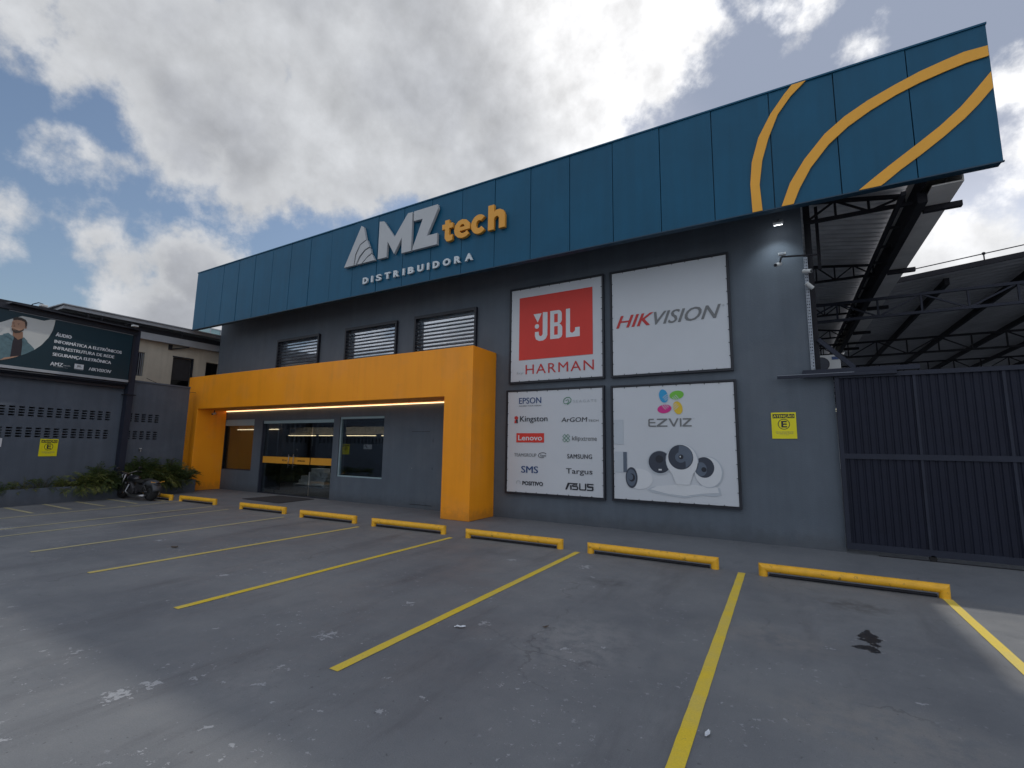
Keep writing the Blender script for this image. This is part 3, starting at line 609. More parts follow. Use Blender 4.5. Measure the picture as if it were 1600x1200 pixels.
# ------------------------------------------------------------------ wall banners
def banner(x0, z0, x1, z1, label):
    b = thing('wall_banner', label, 'banner', ((x0 + x1) / 2, 9.6, z0))
    f = MB(); t = .035
    for a in ((x0 - t, x0, z0 - t, z1 + t), (x1, x1 + t, z0 - t, z1 + t)): f.box(a[0], a[1], 9.525, 9.598, a[2], a[3])
    f.box(x0, x1, 9.525, 9.598, z0 - t, z0); f.box(x0, x1, 9.525, 9.598, z1, z1 + t)
    f.build('frame', M_frame, b)
    sh = MB(); n = 12; rb = random.Random(int(x0 * 100) + int(z0 * 100))
    e = .012
    vs = []
    for j in range(n + 1):
        for i in range(n + 1):
            vs.append((x0 + e + (x1 - x0 - 2 * e) * i / n, 9.545 + rb.uniform(-.0012, .0012), z0 + e + (z1 - z0 - 2 * e) * j / n))
    m_ = len(vs)
    sh.add(vs, [(j * (n + 1) + i, j * (n + 1) + i + 1, (j + 1) * (n + 1) + i + 1, (j + 1) * (n + 1) + i) for j in range(n) for i in range(n)])
    sheet = sh.build('banner_sheet', M_white, b, smooth=True)
    MB().box(x0 + e, x1 - e, 9.553, 9.557, z0 + e, z1 - e).build('backing', M_white, b)
    tk = MB()
    for i in range(1, 9):
        x = x0 + (x1 - x0) * i / 9; z = z0 + (z1 - z0) * i / 9
        tk.box(x - .005, x + .005, 9.530, 9.540, z1 - .035, z1); tk.box(x - .005, x + .005, 9.530, 9.540, z0, z0 + .03)
        tk.box(x0, x0 + .03, 9.530, 9.540, z - .005, z + .005); tk.box(x1 - .03, x1, 9.530, 9.540, z - .005, z + .005)
    tk.build('lacing', M_frame, b)['kind'] = 'stuff'
    return b
FB = F(9.54)
def pr(b, loops, m, d=0.0, name='logo'): return flat(name, loops, FB, d + .003, m, b, th=.002)
def tx(b, s, box, m, d=0.0, **k): return text(s, box, FB, d + .003, m, b, th=.002, **k)
b = banner(-5.56, 3.12, -3.28, 5.36, 'white banner with a big red square holding tall white letters')
pr(b, [rect(-5.33, 3.63, -3.50, 5.14)], M_red)
pr(b, [[(-4.95, 4.70), (-4.84, 4.49), (-4.74, 4.70)]], M_pale, .003); pr(b, [ell(-4.86, 4.40, .055, .055)], M_pale, .003)
pr(b, [[(-4.71,4.72),(-4.59,4.71),(-4.59,4.17),(-4.63,4.09),(-4.70,4.05),(-4.80,4.05),(-4.88,4.09),(-4.91,4.17),(-4.91,4.27),(-4.81,4.27),(-4.81,4.20),(-4.78,4.16),(-4.74,4.16),(-4.71,4.20)]], M_pale, .003)
pr(b, [[(-4.52,4.72),(-4.30,4.72),(-4.25,4.69),(-4.23,4.64),(-4.23,4.48),(-4.25,4.43),(-4.29,4.40),(-4.25,4.37),(-4.22,4.32),(-4.22,4.14),(-4.24,4.09),(-4.30,4.06),(-4.52,4.06)],
       rect(-4.42, 4.44, -4.33, 4.64), rect(-4.42, 4.15, -4.33, 4.35)], M_pale, .003)
pr(b, [[(-4.13,4.72),(-4.03,4.72),(-4.03,4.18),(-3.98,4.15),(-3.93,4.18),(-3.91,4.21),(-3.91,4.27),(-3.80,4.27),(-3.80,4.06),(-4.13,4.06)]], M_pale, .003)
tx(b, 'HARMAN', (-5.15, 3.29, -3.48, 3.51), M_redd, spacing=1.15); tx(b, 'by', (-5.38, 3.29, -5.20, 3.36), M_faint)
b = banner(-3.07, 3.12, -0.79, 5.36, 'plain white banner with red and grey slanted lettering, upper right of the four')
tx(b, 'HIK', (-2.97, 4.13, -2.20, 4.39), M_redd, bold=.035, shear=.35); tx(b, 'VISION', (-2.18, 4.12, -0.93, 4.39), M_pgrey, bold=.03, shear=.35)
tx(b, '®', (-0.90, 4.33, -0.86, 4.37), M_faint)
b = banner(-5.62, 0.59, -3.29, 2.90, 'white banner with two columns of small brand names, lower left of the four')
tx(b, 'EPSON', (-5.31, 2.605, -4.74, 2.745), M_navy, bold=.02); tx(b, 'EXCEED YOUR VISION', (-5.31, 2.54, -4.74, 2.57), M_pgrey)
tx(b, 'SEAGATE', (-3.96, 2.59, -3.43, 2.65), M_faint, spacing=1.5)
pr(b, [band([(-4.19, 2.61), (-4.18, 2.67), (-4.12, 2.71), (-4.05, 2.71), (-4.01, 2.67), (-4.02, 2.61), (-4.10, 2.55)], .018)], M_pgreen)
pr(b, [band([(-4.19, 2.60), (-4.15, 2.57), (-4.09, 2.58), (-4.06, 2.63), (-4.08, 2.66), (-4.14, 2.64)], .016)], M_pgreen, .0005)
pr(b, [ell(-5.38, 2.28, .05, .045), [(-5.43, 2.16), (-5.34, 2.16), (-5.35, 2.23), (-5.42, 2.23)]], M_redd)
pr(b, [[(-5.37, 2.16), (-5.335, 2.16), (-5.34, 2.25), (-5.39, 2.24)]], M_black, .003)
tx(b, 'Kingston', (-5.28, 2.155, -4.58, 2.32), M_black, bold=.02)
tx(b, 'ArGOM', (-4.24, 2.17, -3.64, 2.27), M_black, bold=.01, shear=.1); tx(b, 'TECH', (-3.62, 2.17, -3.39, 2.215), M_pgrey)
pr(b, [rect(-5.37, 1.72, -4.66, 1.93)], M_red); tx(b, 'Lenovo', (-5.32, 1.765, -4.71, 1.885), M_pale, .003, bold=.015)
for s_ in (-1, 1):
    cx, cz = -4.125, 1.82; dd = .065
    pr(b, [band([(cx - dd, cz - s_ * dd), (cx + dd, cz + s_ * dd)], .075), band([(cx - dd * .9, cz - s_ * dd * .9), (cx + dd * .9, cz + s_ * dd * .9)], .048)], M_pgreen, .0015 * (s_ + 1))
tx(b, 'klip', (-3.99, 1.745, -3.79, 1.865), M_pgrey, bold=.015); tx(b, 'xtreme', (-3.78, 1.765, -3.43, 1.845), M_pgrey, bold=-.008)
tx(b, 'TEAMGROUP', (-5.42, 1.40, -4.85, 1.475), M_pgrey, bold=-.01)
pr(b, [band(ell(-4.70, 1.44, .10, .055, .1, 22, R(20), R(290), False), .012)], M_black); tx(b, 'Team', (-4.76, 1.41, -4.61, 1.455), M_black, .0005, bold=.02, shear=.2)
tx(b, 'SAMSUNG', (-4.10, 1.385, -3.54, 1.48), M_black, bold=.03, spacing=1.1)
tx(b, 'SMS', (-5.23, 1.04, -4.81, 1.19), M_navy, bold=.04); tx(b, 'Targus', (-4.13, 1.03, -3.53, 1.175), M_black, bold=.005)
pr(b, [band(ell(-5.305, .815, .05, .045, 0, 16, R(-40), R(220), False), .014)], M_faint); tx(b, 'POSITIVO', (-5.20, .765, -4.68, .855), M_black, bold=.035)
def asus(b):
    z0, z1 = .725, .870; s_ = .055
    P = [[(-4.15, z0), (-4.11, z0), (-4.035, z1), (-4.09, z1 - .0)], [(-4.06, z1), (-3.86, z1), (-3.875, z1 - .025), (-4.07, z1 - .025)],
         [(-4.03, z0), (-4.00, z0), (-4.00, z1 - .05), (-4.04, z1 - .05)],
         [(-3.985, z0), (-3.87, z0), (-3.85, z0 + .02), (-3.85, z0 + .06), (-3.87, z0 + .085), (-3.96, z0 + .085), (-3.96, z0 + .095), (-3.87, z0 + .095), (-3.87, z0 + .115), (-3.97, z0 + .115), (-3.99, z0 + .10), (-3.99, z0 + .075), (-3.97, z0 + .06), (-3.88, z0 + .06), (-3.88, z0 + .025), (-3.985, z0 + .025)],
         [(-3.83, z1), (-3.80, z1), (-3.80, z0 + .03), (-3.79, z0 + .025), (-3.71, z0 + .025), (-3.70, z0 + .03), (-3.70, z1), (-3.67, z1), (-3.67, z0 + .015), (-3.69, z0), (-3.81, z0), (-3.83, z0 + .015)],
         [(-3.655, z1), (-3.51, z1), (-3.51, z1 - .025), (-3.62, z1 - .025), (-3.625, z1 - .05), (-3.53, z1 - .05), (-3.51, z1 - .065), (-3.51, z0 + .02), (-3.53, z0), (-3.655, z0), (-3.655, z0 + .025), (-3.545, z0 + .025), (-3.545, z0 + .06), (-3.635, z0 + .06), (-3.655, z0 + .08)]]
    for i, lp in enumerate(P): pr(b, [lp], M_black, .0004 * i)
asus(b)
b = banner(-3.08, 0.595, -0.76, 2.88, 'white banner with four coloured petals above round cameras, lower right of the four')
for (cx, cz, rx, rz, ro, m_, rb_) in ((-2.04, 2.655, .085, .135, R(12), M_cyan, R(-52)), (-1.79, 2.665, .135, .085, R(8), M_lime, R(-145)), (-2.03, 2.40, .135, .085, R(8), M_mag, R(38)), (-1.775, 2.415, .085, .130, R(14), M_gold, R(125))):
    pr(b, [ell(cx, cz, rx, rz, ro)], m_)
cc = (-1.91, 2.53)
for ang, m_ in ((125, 0), (38, 0), (218, 0), (-50, 0)):
    for k, rr_ in enumerate((.075, .11, .145)):
        pr(b, [band([(cc[0] + math.cos(R(ang)) * (.02 + rr_) + math.cos(R(ang + a)) * 0.0 - math.sin(R(ang)) * .06 * a / 40, cc[1] + math.sin(R(ang)) * (.02 + rr_ - abs(a) / 40 * .012) + math.cos(R(ang)) * .06 * a / 40) for a in (-40, -20, 0, 20, 40)], .011)], M_white, .003 + .0004 * k)
EZ = [[(-2.24, 2.21), (-2.33, 2.21), (-2.35, 2.19), (-2.35, 2.07), (-2.33, 2.05), (-2.20, 2.05), (-2.20, 2.075), (-2.31, 2.075), (-2.32, 2.085), (-2.32, 2.12), (-2.21, 2.12), (-2.21, 2.145), (-2.32, 2.145), (-2.32, 2.175), (-2.31, 2.185), (-2.24, 2.185)],
      [(-2.18, 2.21), (-1.98, 2.21), (-1.98, 2.185), (-2.13, 2.075), (-1.98, 2.075), (-1.98, 2.05), (-2.19, 2.05), (-2.19, 2.075), (-2.04, 2.185), (-2.18, 2.185)],
      [(-1.96, 2.21), (-1.92, 2.21), (-1.86, 2.09), (-1.80, 2.21), (-1.765, 2.21), (-1.845, 2.05), (-1.875, 2.05)], rect(-1.745, 2.05, -1.715, 2.21),
      [(-1.69, 2.21), (-1.53, 2.21), (-1.53, 2.185), (-1.65, 2.075), (-1.53, 2.075), (-1.53, 2.05), (-1.70, 2.05), (-1.70, 2.075), (-1.58, 2.185), (-1.69, 2.185)]]
for lp in EZ: pr(b, [lp], M_pgrey, name='lettering')
tx(b, 'TM', (-1.51, 2.195, -1.48, 2.21), M_faint)
pr(b, [rect(-3.06, 1.70, -2.86, 2.20)], M_pale2, name='printed_picture'); pr(b, [rect(-3.05, 1.13, -2.79, 1.55)], M_pale2, .0, name='printed_picture'); pr(b, [rect(-2.87, 1.14, -2.795, 1.545)], M_lens2, .003, name='printed_picture')
pr(b, [[(-2.40, .82), (-2.30, .88), (-2.1, .9), (-1.5, .95), (-1.08, .92), (-1.06, .80), (-1.15, .76), (-1.40, .77), (-1.7, .70), (-2.0, .73), (-2.3, .77)]], M_pale2, name='printed_picture')
pr(b, [[(-2.34, .83), (-2.2, .90), (-1.7, .96), (-1.12, .93), (-1.10, .83), (-1.4, .80), (-1.7, .74), (-2.0, .76)]], M_pale, .003, name='printed_picture')
pr(b, [ell(-2.55, 1.02, .26, .20)], M_pale, name='printed_picture')
pr(b, [ell(-2.145, 1.355, .235, .235)], M_pale2, .0055, name='printed_picture'); pr(b, [ell(-2.145, 1.36, .215, .215)], M_lens, .0075, name='printed_picture')
pr(b, [ell(-2.15, 1.42, .075, .075)], M_black, .010, name='printed_picture'); pr(b, [rect(-2.17, 1.20, -2.11, 1.23)], M_pale, .010, name='printed_picture')
pr(b, [ell(-1.73, 1.40, .30, .32)], M_pale2, .0115, name='printed_picture'); pr(b, [ell(-1.73, 1.39, .285, .32), ], M_pale, .0135, name='printed_picture')
pr(b, [[(-1.95, 1.25), (-1.5, 1.25), (-1.6, .95), (-1.85, .95)]], M_pale, .0127, name='printed_picture')
pr(b, [ell(-1.75, 1.465, .23, .235)], M_lens, .0155, name='printed_picture')
pr(b, [[(-1.77, 1.69), (-1.64, 1.67), (-1.56, 1.59), (-1.53, 1.47), (-1.56, 1.35), (-1.66, 1.26), (-1.66, 1.38), (-1.79, 1.50)]], M_lens2, .0175, name='printed_picture')
pr(b, [ell(-1.75, 1.46, .10, .10)], M_lens2, .0195, name='printed_picture'); pr(b, [ell(-1.74, 1.47, .045, .045)], M_black, .0215, name='printed_picture'); pr(b, [ell(-1.755, 1.475, .012, .016)], M_pale, .0235, name='printed_picture')
pr(b, [ell(-1.26, 1.20, .25, .29)], M_pale2, .0055, name='printed_picture'); pr(b, [ell(-1.27, 1.20, .235, .275)], M_pale, .0075, name='printed_picture')
pr(b, [ell(-1.335, 1.285, .175, .19)], M_lens, .0095, name='printed_picture'); pr(b, [ell(-1.39, 1.25, .10, .13)], M_lens2, .0115, name='printed_picture'); pr(b, [ell(-1.34, 1.245, .045, .045)], M_black, .0135, name='printed_picture')
pr(b, [ell(-2.705, 1.04, .12, .205)], M_lens, .005, name='printed_picture'); pr(b, [ell(-2.71, 1.04, .095, .165)], M_lens2, .007, name='printed_picture'); pr(b, [ell(-2.70, 1.04, .065, .08)], M_black, .009, name='printed_picture'); pr(b, [ell(-2.72, 1.05, .045, .06)], M_lens2, .011, name='printed_picture')

# ------------------------------------------------------------------ yellow parking signs
def ysign(fr, x0, z0, x1, z1, label, loc):
    s_ = thing('parking_sign', label, 'sign', loc)
    flat('sign_plate', [rect(x0, z0, x1, z1)], fr, .012, M_signy, s_, th=.01)
    W_, H_ = x1 - x0, z1 - z0
    flat('title_bar', [rect(x0 + .06 * W_, z1 - .22 * H_, x1 - .06 * W_, z1 - .06 * H_)], fr, .014, M_black, s_, th=.002)
    text('ATENÇÃO', (x0 + .09 * W_, z1 - .215 * H_, x1 - .09 * W_, z1 - .07 * H_), fr, .0165, M_signy, s_, th=.002, bold=.03)
    cx, cz = (x0 + x1) / 2, z1 - .45 * H_; r = .245 * W_
    flat('ring', [ell(cx, cz, r, r), ell(cx, cz, r * .88, r * .88)], fr, .014, M_black, s_, th=.002)
    text('E', (cx - .105 * W_, cz - .15 * W_, cx + .125 * W_, cz + .15 * W_), fr, .014, M_black, s_, th=.002, bold=.03)
    text('ESTACIONAMENTO', (x0 + .16 * W_, z0 + .235 * H_, x1 - .13 * W_, z0 + .27 * H_), fr, .014, M_pgrey, s_, th=.002)
    text('EXCLUSIVO PARA CLIENTES', (x0 + .18 * W_, z0 + .18 * H_, x1 - .15 * W_, z0 + .21 * H_), fr, .014, M_pgrey, s_, th=.002)
    text('DA LOJA', (x0 + .34 * W_, z0 + .13 * H_, x1 - .32 * W_, z0 + .155 * H_), fr, .014, M_pgrey, s_, th=.002)
ysign(F(9.6), -.192, 1.825, .188, 2.285, 'yellow warning sign with a circled letter E beside the sliding gate', (0, 9.6, 1.82))
ysign(FL(), ls(4.60), 1.19, ls(4.975), 1.64, 'yellow warning sign with a circled letter E on the ventilated boundary wall', (-16.85, 4.8, 1.2))
ws = thing('notice_plate', 'white notice plate cut by the left picture edge on the boundary wall', 'sign', (-16.7, 3.7, 1.45))
flat('sign_plate', [rect(ls(3.45), 1.43, ls(3.875), 1.64)], FL(), .012, M_pale, ws, th=.01)
flat('symbol', [[(ls(3.70), 1.53), (ls(3.74), 1.49), (ls(3.84), 1.60), (ls(3.80), 1.605), (ls(3.74), 1.54), (ls(3.71), 1.555)]], FL(), .014, M_black, ws, th=.002)

# ------------------------------------------------------------------ gate
gt = thing('sliding_gate', 'dark blue grey ribbed metal sliding gate beside the shop wall', 'gate', (3, 9.5, 0))
GX0, GX1 = 0.775, 7.3
rb = MB(); x = GX0 + .03; y0 = 9.52
prof = []
while x < GX1 - .1:
    prof += [(x, y0), (x + .058, y0), (x + .068, y0 + .013), (x + .090, y0 + .013)]; x += .1
vs = []
for (px, py) in prof: vs += [(px, py, .13), (px, py, 2.84)]
rb.add(vs, [(2 * i, 2 * i + 2, 2 * i + 3, 2 * i + 1) for i in range(len(prof) - 1)])
vs = []
for (px, py) in prof: vs += [(px, py + .004, .13), (px, py + .004, 2.84)]
rb.add(vs, [(2 * i + 1, 2 * i + 3, 2 * i + 2, 2 * i) for i in range(len(prof) - 1)])
rb.build('ribbed_panel', M_gate, gt)
fr_ = MB()
fr_.box(GX0, GX1, 9.49, 9.56, 2.83, 2.90); fr_.box(GX0, GX1, 9.50, 9.56, .07, .17); fr_.box(GX0, GX0 + .06, 9.49, 9.56, .171, 2.829)
fr_.box(GX0 + .061, GX1, 9.495, 9.515, 1.50, 1.585)
x = GX0 + 1.02
while x < GX1: fr_.box(x, x + .035, 9.505, 9.519, .171, 1.499); fr_.box(x, x + .035, 9.505, 9.519, 1.586, 2.829); x += 1.02
fr_.build('gate_frame', M_gater, gt)
for x in (1.83, 5.2):
    wh = MB(); wh.tube([(x, 9.50, .045), (x, 9.55, .045)], .045, 16); wh.build('gate_wheel', M_tyre, gt, smooth=False)
tag(MB().box(GX0 + .4, GX1, 9.515, 9.535, .001, .012).build('gate_track', M_steel), 'thin dark steel floor track under the sliding gate', 'track')
gr = thing('gate_guide_rail', 'dark grey guide rail running from the wall over the gate top', 'rail', (.8, 9.5, 2.9))
MB().box(-.06, 1.6, 9.44, 9.485, 2.865, 2.915).box(.33, 1.9, 9.50, 9.60, 2.925, 3.0).build('rail', M_gater, gr)
MB().bar((.60, 9.7, 3.56), (1.08, 9.66, 3.02), .07, .07).build('brace', M_gater, gr)
MB().box(-.05, 1.05, 9.45, 9.49, 2.917, 2.924).build('edge_strip', M_galv, gr)

# ------------------------------------------------------------------ floodlight, cameras, tray, air conditioner
fl = thing('floodlight', 'lit square floodlight under the teal fascia at the right end', 'floodlight', (.11, 9.3, 5.72))
h = MB(); h.hexa([(.02, 9.22, 5.60), (.18, 9.22, 5.60), (.18, 9.30, 5.67), (.02, 9.30, 5.67), (.02, 9.19, 5.64), (.18, 9.19, 5.64), (.18, 9.28, 5.72), (.02, 9.28, 5.72)])
h.build('housing', M_plastic, fl)
MB().hexa([(.035, 9.218, 5.592), (.165, 9.218, 5.592), (.165, 9.292, 5.660), (.035, 9.292, 5.660), (.035, 9.222, 5.598), (.165, 9.222, 5.598), (.165, 9.296, 5.666), (.035, 9.296, 5.666)]).build('lens', M_flood, fl)
MB().box(.08, .12, 9.26, 9.30, 5.70, 5.718).build('bracket', M_steel, fl)
ll = bpy.data.lights.new('floodlight_lamp', 'SPOT'); lo = bpy.data.objects.new('floodlight_lamp', ll); C.objects.link(lo)
ll.energy = 14; ll.spot_size = R(95); ll.spot_blend = 0.9; ll.shadow_soft_size = .05; ll.color = (.85, .95, 1.0); lo.location = (.08, 9.15, 5.56)
lo.rotation_euler = (Vector((-.05, .42, -.62))).to_track_quat('-Z', 'Y').to_euler()
def bullet(loc, aim, label, arm=None, dome=False):
    c_ = thing('security_camera', label, 'camera', loc)
    a = Vector(loc); d = Vector(aim).normalized()
    MB().tube([a - d * .07, a + d * .07], .035, 14).build('camera_body', M_plastic, c_, smooth=False)
    MB().tube([a + d * .0705, a + d * .085], .028, 14).build('lens', M_black, c_)
    if arm:
        t_ = MB()
        for p, q in zip(arm[:-1], arm[1:]): t_.bar(p, q, .025)
        t_.build('bracket_arm', M_steel, c_)
    return c_
bullet((.06, 9.3, 4.90), (-.5, -.75, -.35), 'white bullet camera hanging from a dark arm, leftmost at the wall edge', [(.09, 9.3, 4.93), (.12, 9.3, 5.03), (.67, 9.45, 5.02)])
bullet((.50, 9.48, 4.76), (.8, -.5, -.25), 'small white camera on the perforated strip, just below the arm', [(.50, 9.50, 4.76), (.50, 9.56, 4.78)])
bullet((.52, 9.48, 4.49), (.5, .2, -.5), 'lowest small white camera on the perforated strip', [(.52, 9.50, 4.50), (.50, 9.56, 4.52)])
bullet((-17.30, 9.1, 2.62), (.3, -.8, -.3), 'small dark camera under the orange portal at its left corner', [(-17.30, 9.1, 2.64), (-17.30, 9.12, 2.74)])
cc_ = thing('power_box', 'small pale box at the tip of the camera arm', 'box', (.12, 9.28, 5.05)); MB().box(.07, .19, 9.25, 9.31, 5.05, 5.09).build('box_body', M_plastic, cc_, bevel=.004); MB().box(.09, .17, 9.245, 9.249, 5.06, 5.08).build('lid', M_galv, cc_)
tr = thing('cable_tray', 'white perforated vertical metal strip on the wall edge', 'cable tray', (.49, 9.57, 2.98))
m_ = MB(); wall_cells(m_, .46, .52, 2.985, 5.05, 9.565, 9.575, [(.468 + .026 * i, .482 + .026 * i, 3.01 + k * .055, 3.035 + k * .055) for i in range(2) for k in range(37)])
m_.build('tray', M_galv, tr)
ac = thing('air_conditioner', 'small outdoor air conditioner unit above the gate rail', 'air conditioner', (.8, 11, 3.1))
MB().box(.52, 1.02, 11, 11.25, 3.14, 3.50).build('casing', M_plastic, ac, bevel=.01)
MB().torus((.70, 10.995, 3.32), (0, 1, 0), .13, .012).build('fan_ring', M_black, ac); MB().tube([(.70, 10.98, 3.32), (.70, 10.999, 3.32)], .125, 24).build('fan_grille', M_lens, ac)
MB().box(.88, .99, 10.992, 10.999, 3.40, 3.46).build('badge', M_navy, ac)
MB().box(.5, 1.1, 10.98, 11.3, 3.08, 3.13).build('shelf', M_steel, ac)

# ------------------------------------------------------------------ side canopy
cn = thing('side_canopy', 'long steel canopy with corrugated sheet running back beside the shop', 'canopy', (1.5, 9, 0))
def corr(mb, x0, x1, y0, y1, zf, pitch, amp, nx=2):
    ys = []; y = y0
    while y < y1: ys += [(y, 0), (y + pitch * .35, 0), (y + pitch * .5, amp), (y + pitch * .85, amp)]; y += pitch
    xs = [x0 + (x1 - x0) * i / nx for i in range(nx + 1)]; n = len(ys)
    vs = [(x, yy, zf(x, yy) + a) for x in xs for (yy, a) in ys]
    mb.add(vs, [(i * n + j, i * n + j + 1, (i + 1) * n + j + 1, (i + 1) * n + j) for i in range(nx) for j in range(n - 1)])
    return mb
corr(MB(), .48, 2.02, 8.78, 27, lambda x, y: 6.24 - .17 * (x - .5), .22, .045).build('roof_sheet', M_sheet, cn)
MB().box(1.98, 2.10, 9.05, 27, 5.44, 5.60).box(1.74, 1.80, 8.78, 27, 5.50, 5.56).box(2.03, 2.05, 8.78, 27, 5.63, 5.895).build('edge_beam', M_steel, cn)
MB().box(2.101, 2.46, 8.78, 22.5, 5.54, 5.56).box(2.44, 2.46, 8.78, 22.5, 5.561, 5.95).box(1.95, 2.438, 8.78, 27, 5.90, 5.92).build('gutter', M_soffit, cn)
br = MB()
for y in (9.45, 12.55, 15.6, 18.7, 21.5): br.box(2.13, 2.60, y, y + .09, 5.45, 5.535)
br.build('gutter_bracket', M_steel, cn)
rf = MB()
y = 9.2
while y < 27: rf.bar((1.77, y, 5.53), (1.95, y, 5.53), .04); y += .9
rf.build('tie_plate', M_steel, cn)
def truss(mb, x0, x1, y, zb, zt0, zt1, n, wd=.07):
    mb.bar((x0, y, zb), (x1, y, zb), wd); mb.bar((x0, y, zt0), (x1, y, zt1), wd)
    for i in range(n + 1):
        x = x0 + (x1 - x0) * i / n; zt = zt0 + (zt1 - zt0) * i / n
        mb.bar((x, y, zb), (x, y, zt), wd * .6)
        if i < n:
            x2 = x0 + (x1 - x0) * (i + 1) / n; zt2 = zt0 + (zt1 - zt0) * (i + 1) / n
            if i % 2 == 0: mb.bar((x, y, zb), (x2, y, zt2), wd * .55)
            else: mb.bar((x, y, zt), (x2, y, zb), wd * .55)
t_ = MB(); truss(t_, .52, 1.95, 9.7, 5.74, 6.13, 5.89, 3, .06); t_.build('truss', M_steel, cn)
t_ = MB(); t_.bar((.56, 9.75, 2.97), (.56, 9.75, 6.1), .10, .10); t_.bar((.72, 9.9, 4.9), (.72, 9.9, 6.1), .05); t_.build('column', M_steel, cn)
for y in (13.0, 16.4, 19.8, 23.2):
    t_ = MB(); truss(t_, .50, 1.95, y, 5.62, 6.05, 5.85, 4, .05); t_.build('truss', M_steel, cn)

# ------------------------------------------------------------------ warehouse shed behind the gate
sh = thing('warehouse_shed', 'large open warehouse roof on dark lattice trusses behind the gate', 'shed', (10, 20, 0))
zr = lambda x, y: 5.66 + .105 * (x - 2.7) - 0.0 * y
corr(MB(), 2.30, 24, 13.9, 56, zr, .28, .04, 4).build('roof_sheet', M_shed, sh)
corr(MB(), .48, 2.62, 27.2, 56, lambda x, y: 5.66, .28, .04, 1).build('roof_sheet', M_shed, sh)
MB().hexa([(2.47, 13.84, 5.60), (24, 13.84, 7.84), (24, 13.88, 7.84), (2.47, 13.88, 5.60), (2.47, 13.84, 5.72), (24, 13.84, 7.94), (24, 13.88, 7.94), (2.47, 13.88, 5.72)]).build('roof_edge', M_steel, sh)
for k, (y, zb, zt) in enumerate(((14.2, 4.92, 5.36), (20.5, 5.0, 5.50), (26, 4.95, 5.5), (32, 4.95, 5.5), (38, 4.95, 5.5), (46, 4.95, 5.5))):
    t_ = MB(); truss(t_, .50 if k else .5, 22, y, zb, zt, zt + (.0 if k else .0), 26, .065); t_.build('truss', M_gater if k == 0 else M_steel, sh)
t_ = MB()
for x in (3.5, 5.1, 6.9, 8.8, 11): t_.bar((x, 14.3, zr(x, 0) - .12), (x, 55, zr(x, 0) - .12), .09, .16)
t_.build('rafter', M_steel, sh)
t_ = MB()
for x in (9.5, 16, 22):
    for y in (14.2, 26, 38): t_.box(x, x + .2, y, y + .2, 0, 5.0)
t_.build('column', M_steel, sh)
MB().box(.5, 24, 56, 56.2, 0, 5.6).build('far_wall', M_eave, sh)
wr = MB(); wr.tube([(2.6, 13.86, 5.86), (6.0, 13.86, 6.25), (10, 13.86, 6.70)], .012, 6); wr.ball((4.05, 13.86, 6.03), .035)
for x in (4.05, 8.0): wr.bar((x, 13.86, 5.7 + .105 * (x - 2.7)), (x, 13.86, 5.87 + .115 * (x - 2.7)), .02)
tag(wr.build('roof_wire', M_steel), 'thin wire on stubs along the warehouse roof edge', 'wire')

# ------------------------------------------------------------------ wheel stops
proto = None
def make_stop(L_):
    r = thing('wheel_stop', 'x', 'wheel stop', (0, 0, 0), group='yellow pipe wheel stops in front of the shop')
    n = 16; rad = .052; h = .105; mb = MB()
    def ring(x, sk):   # mitred ring: x shifts with height
        return [(x + sk * (rad * math.sin(2 * math.pi * j / n)), rad * math.cos(2 * math.pi * j / n), h + rad * math.sin(2 * math.pi * j / n)) for j in range(n)]
    vs = ring(rad, -1) + ring(L_ - rad, 1)
    mb.add(vs, [(j, (j + 1) % n, n + (j + 1) % n, n + j) for j in range(n)])
    mb.build('rail', M_yellow, r, smooth=True)
    for x, s_ in ((rad, -1), (L_ - rad, 1)):
        lg = MB(); top = [(x + s_ * rad * math.sin(2 * math.pi * j / n), rad * math.cos(2 * math.pi * j / n), h + rad * math.sin(2 * math.pi * j / n)) for j in range(n)]
        bot = [(p[0], p[1], 0) for p in top]
        lg.add(bot + top, [(j, (j + 1) % n, n + (j + 1) % n, n + j) for j in range(n)]); lg.build('leg', M_yellow, r, smooth=True)
    MB().tube([(.12, 0, .02), (L_ - .12, 0, .02)], .018, 8).build('ground_anchor', M_steel, r)
    return r
stops = [((-.39, 7.19), (1.51, 7.24), 'longest looking yellow wheel stop, nearest the gate'), ((-2.75, 7.19), (-.87, 7.22), 'yellow wheel stop below the round camera banner, second from the gate'),
         ((-5.02, 7.13), (-3.17, 7.21), 'yellow wheel stop below the brand names banner'), ((-7.28, 7.07), (-5.50, 7.17), 'yellow wheel stop in front of the right orange pillar'),
         ((-9.43, 7.01), (-7.75, 7.09), 'yellow wheel stop in front of the service hatch wall'), ((-11.76, 7.03), (-10.09, 7.11), 'yellow wheel stop in front of the right shop window'),
         ((-14.55, 6.99), (-12.95, 7.09), 'yellow wheel stop in front of the black door mat'), ((-16.45, 6.86), (-14.87, 6.94), 'yellow wheel stop partly hidden behind the motorcycle')]
st0 = make_stop(1.0); allst = [st0] + [copy_tree(st0) for _ in stops[1:]]
for i, (a, b_, lab) in enumerate(stops):
    L_ = math.hypot(b_[0] - a[0], b_[1] - a[1])
    s_ = allst[i]
    s_.location = (a[0], a[1], 0); s_.rotation_euler = (0, 0, math.atan2(b_[1] - a[1], b_[0] - a[0])); s_['label'] = lab
    # stretch only the pipe between its legs: each stop keeps its own rail mesh
    for ch in children(s_):
        k = ch.name.split('.')[0]
        if k in ('rail', 'ground_anchor'):
            ch.data = ch.data.copy()
            for v in ch.data.vertices:
                if v.co.x > .5: v.co.x += L_ - 1.0
        elif k == 'leg' and ch.data.vertices[0].co.x > .5:
            ch.data = ch.data.copy()
            for v in ch.data.vertices: v.co.x += L_ - 1.0

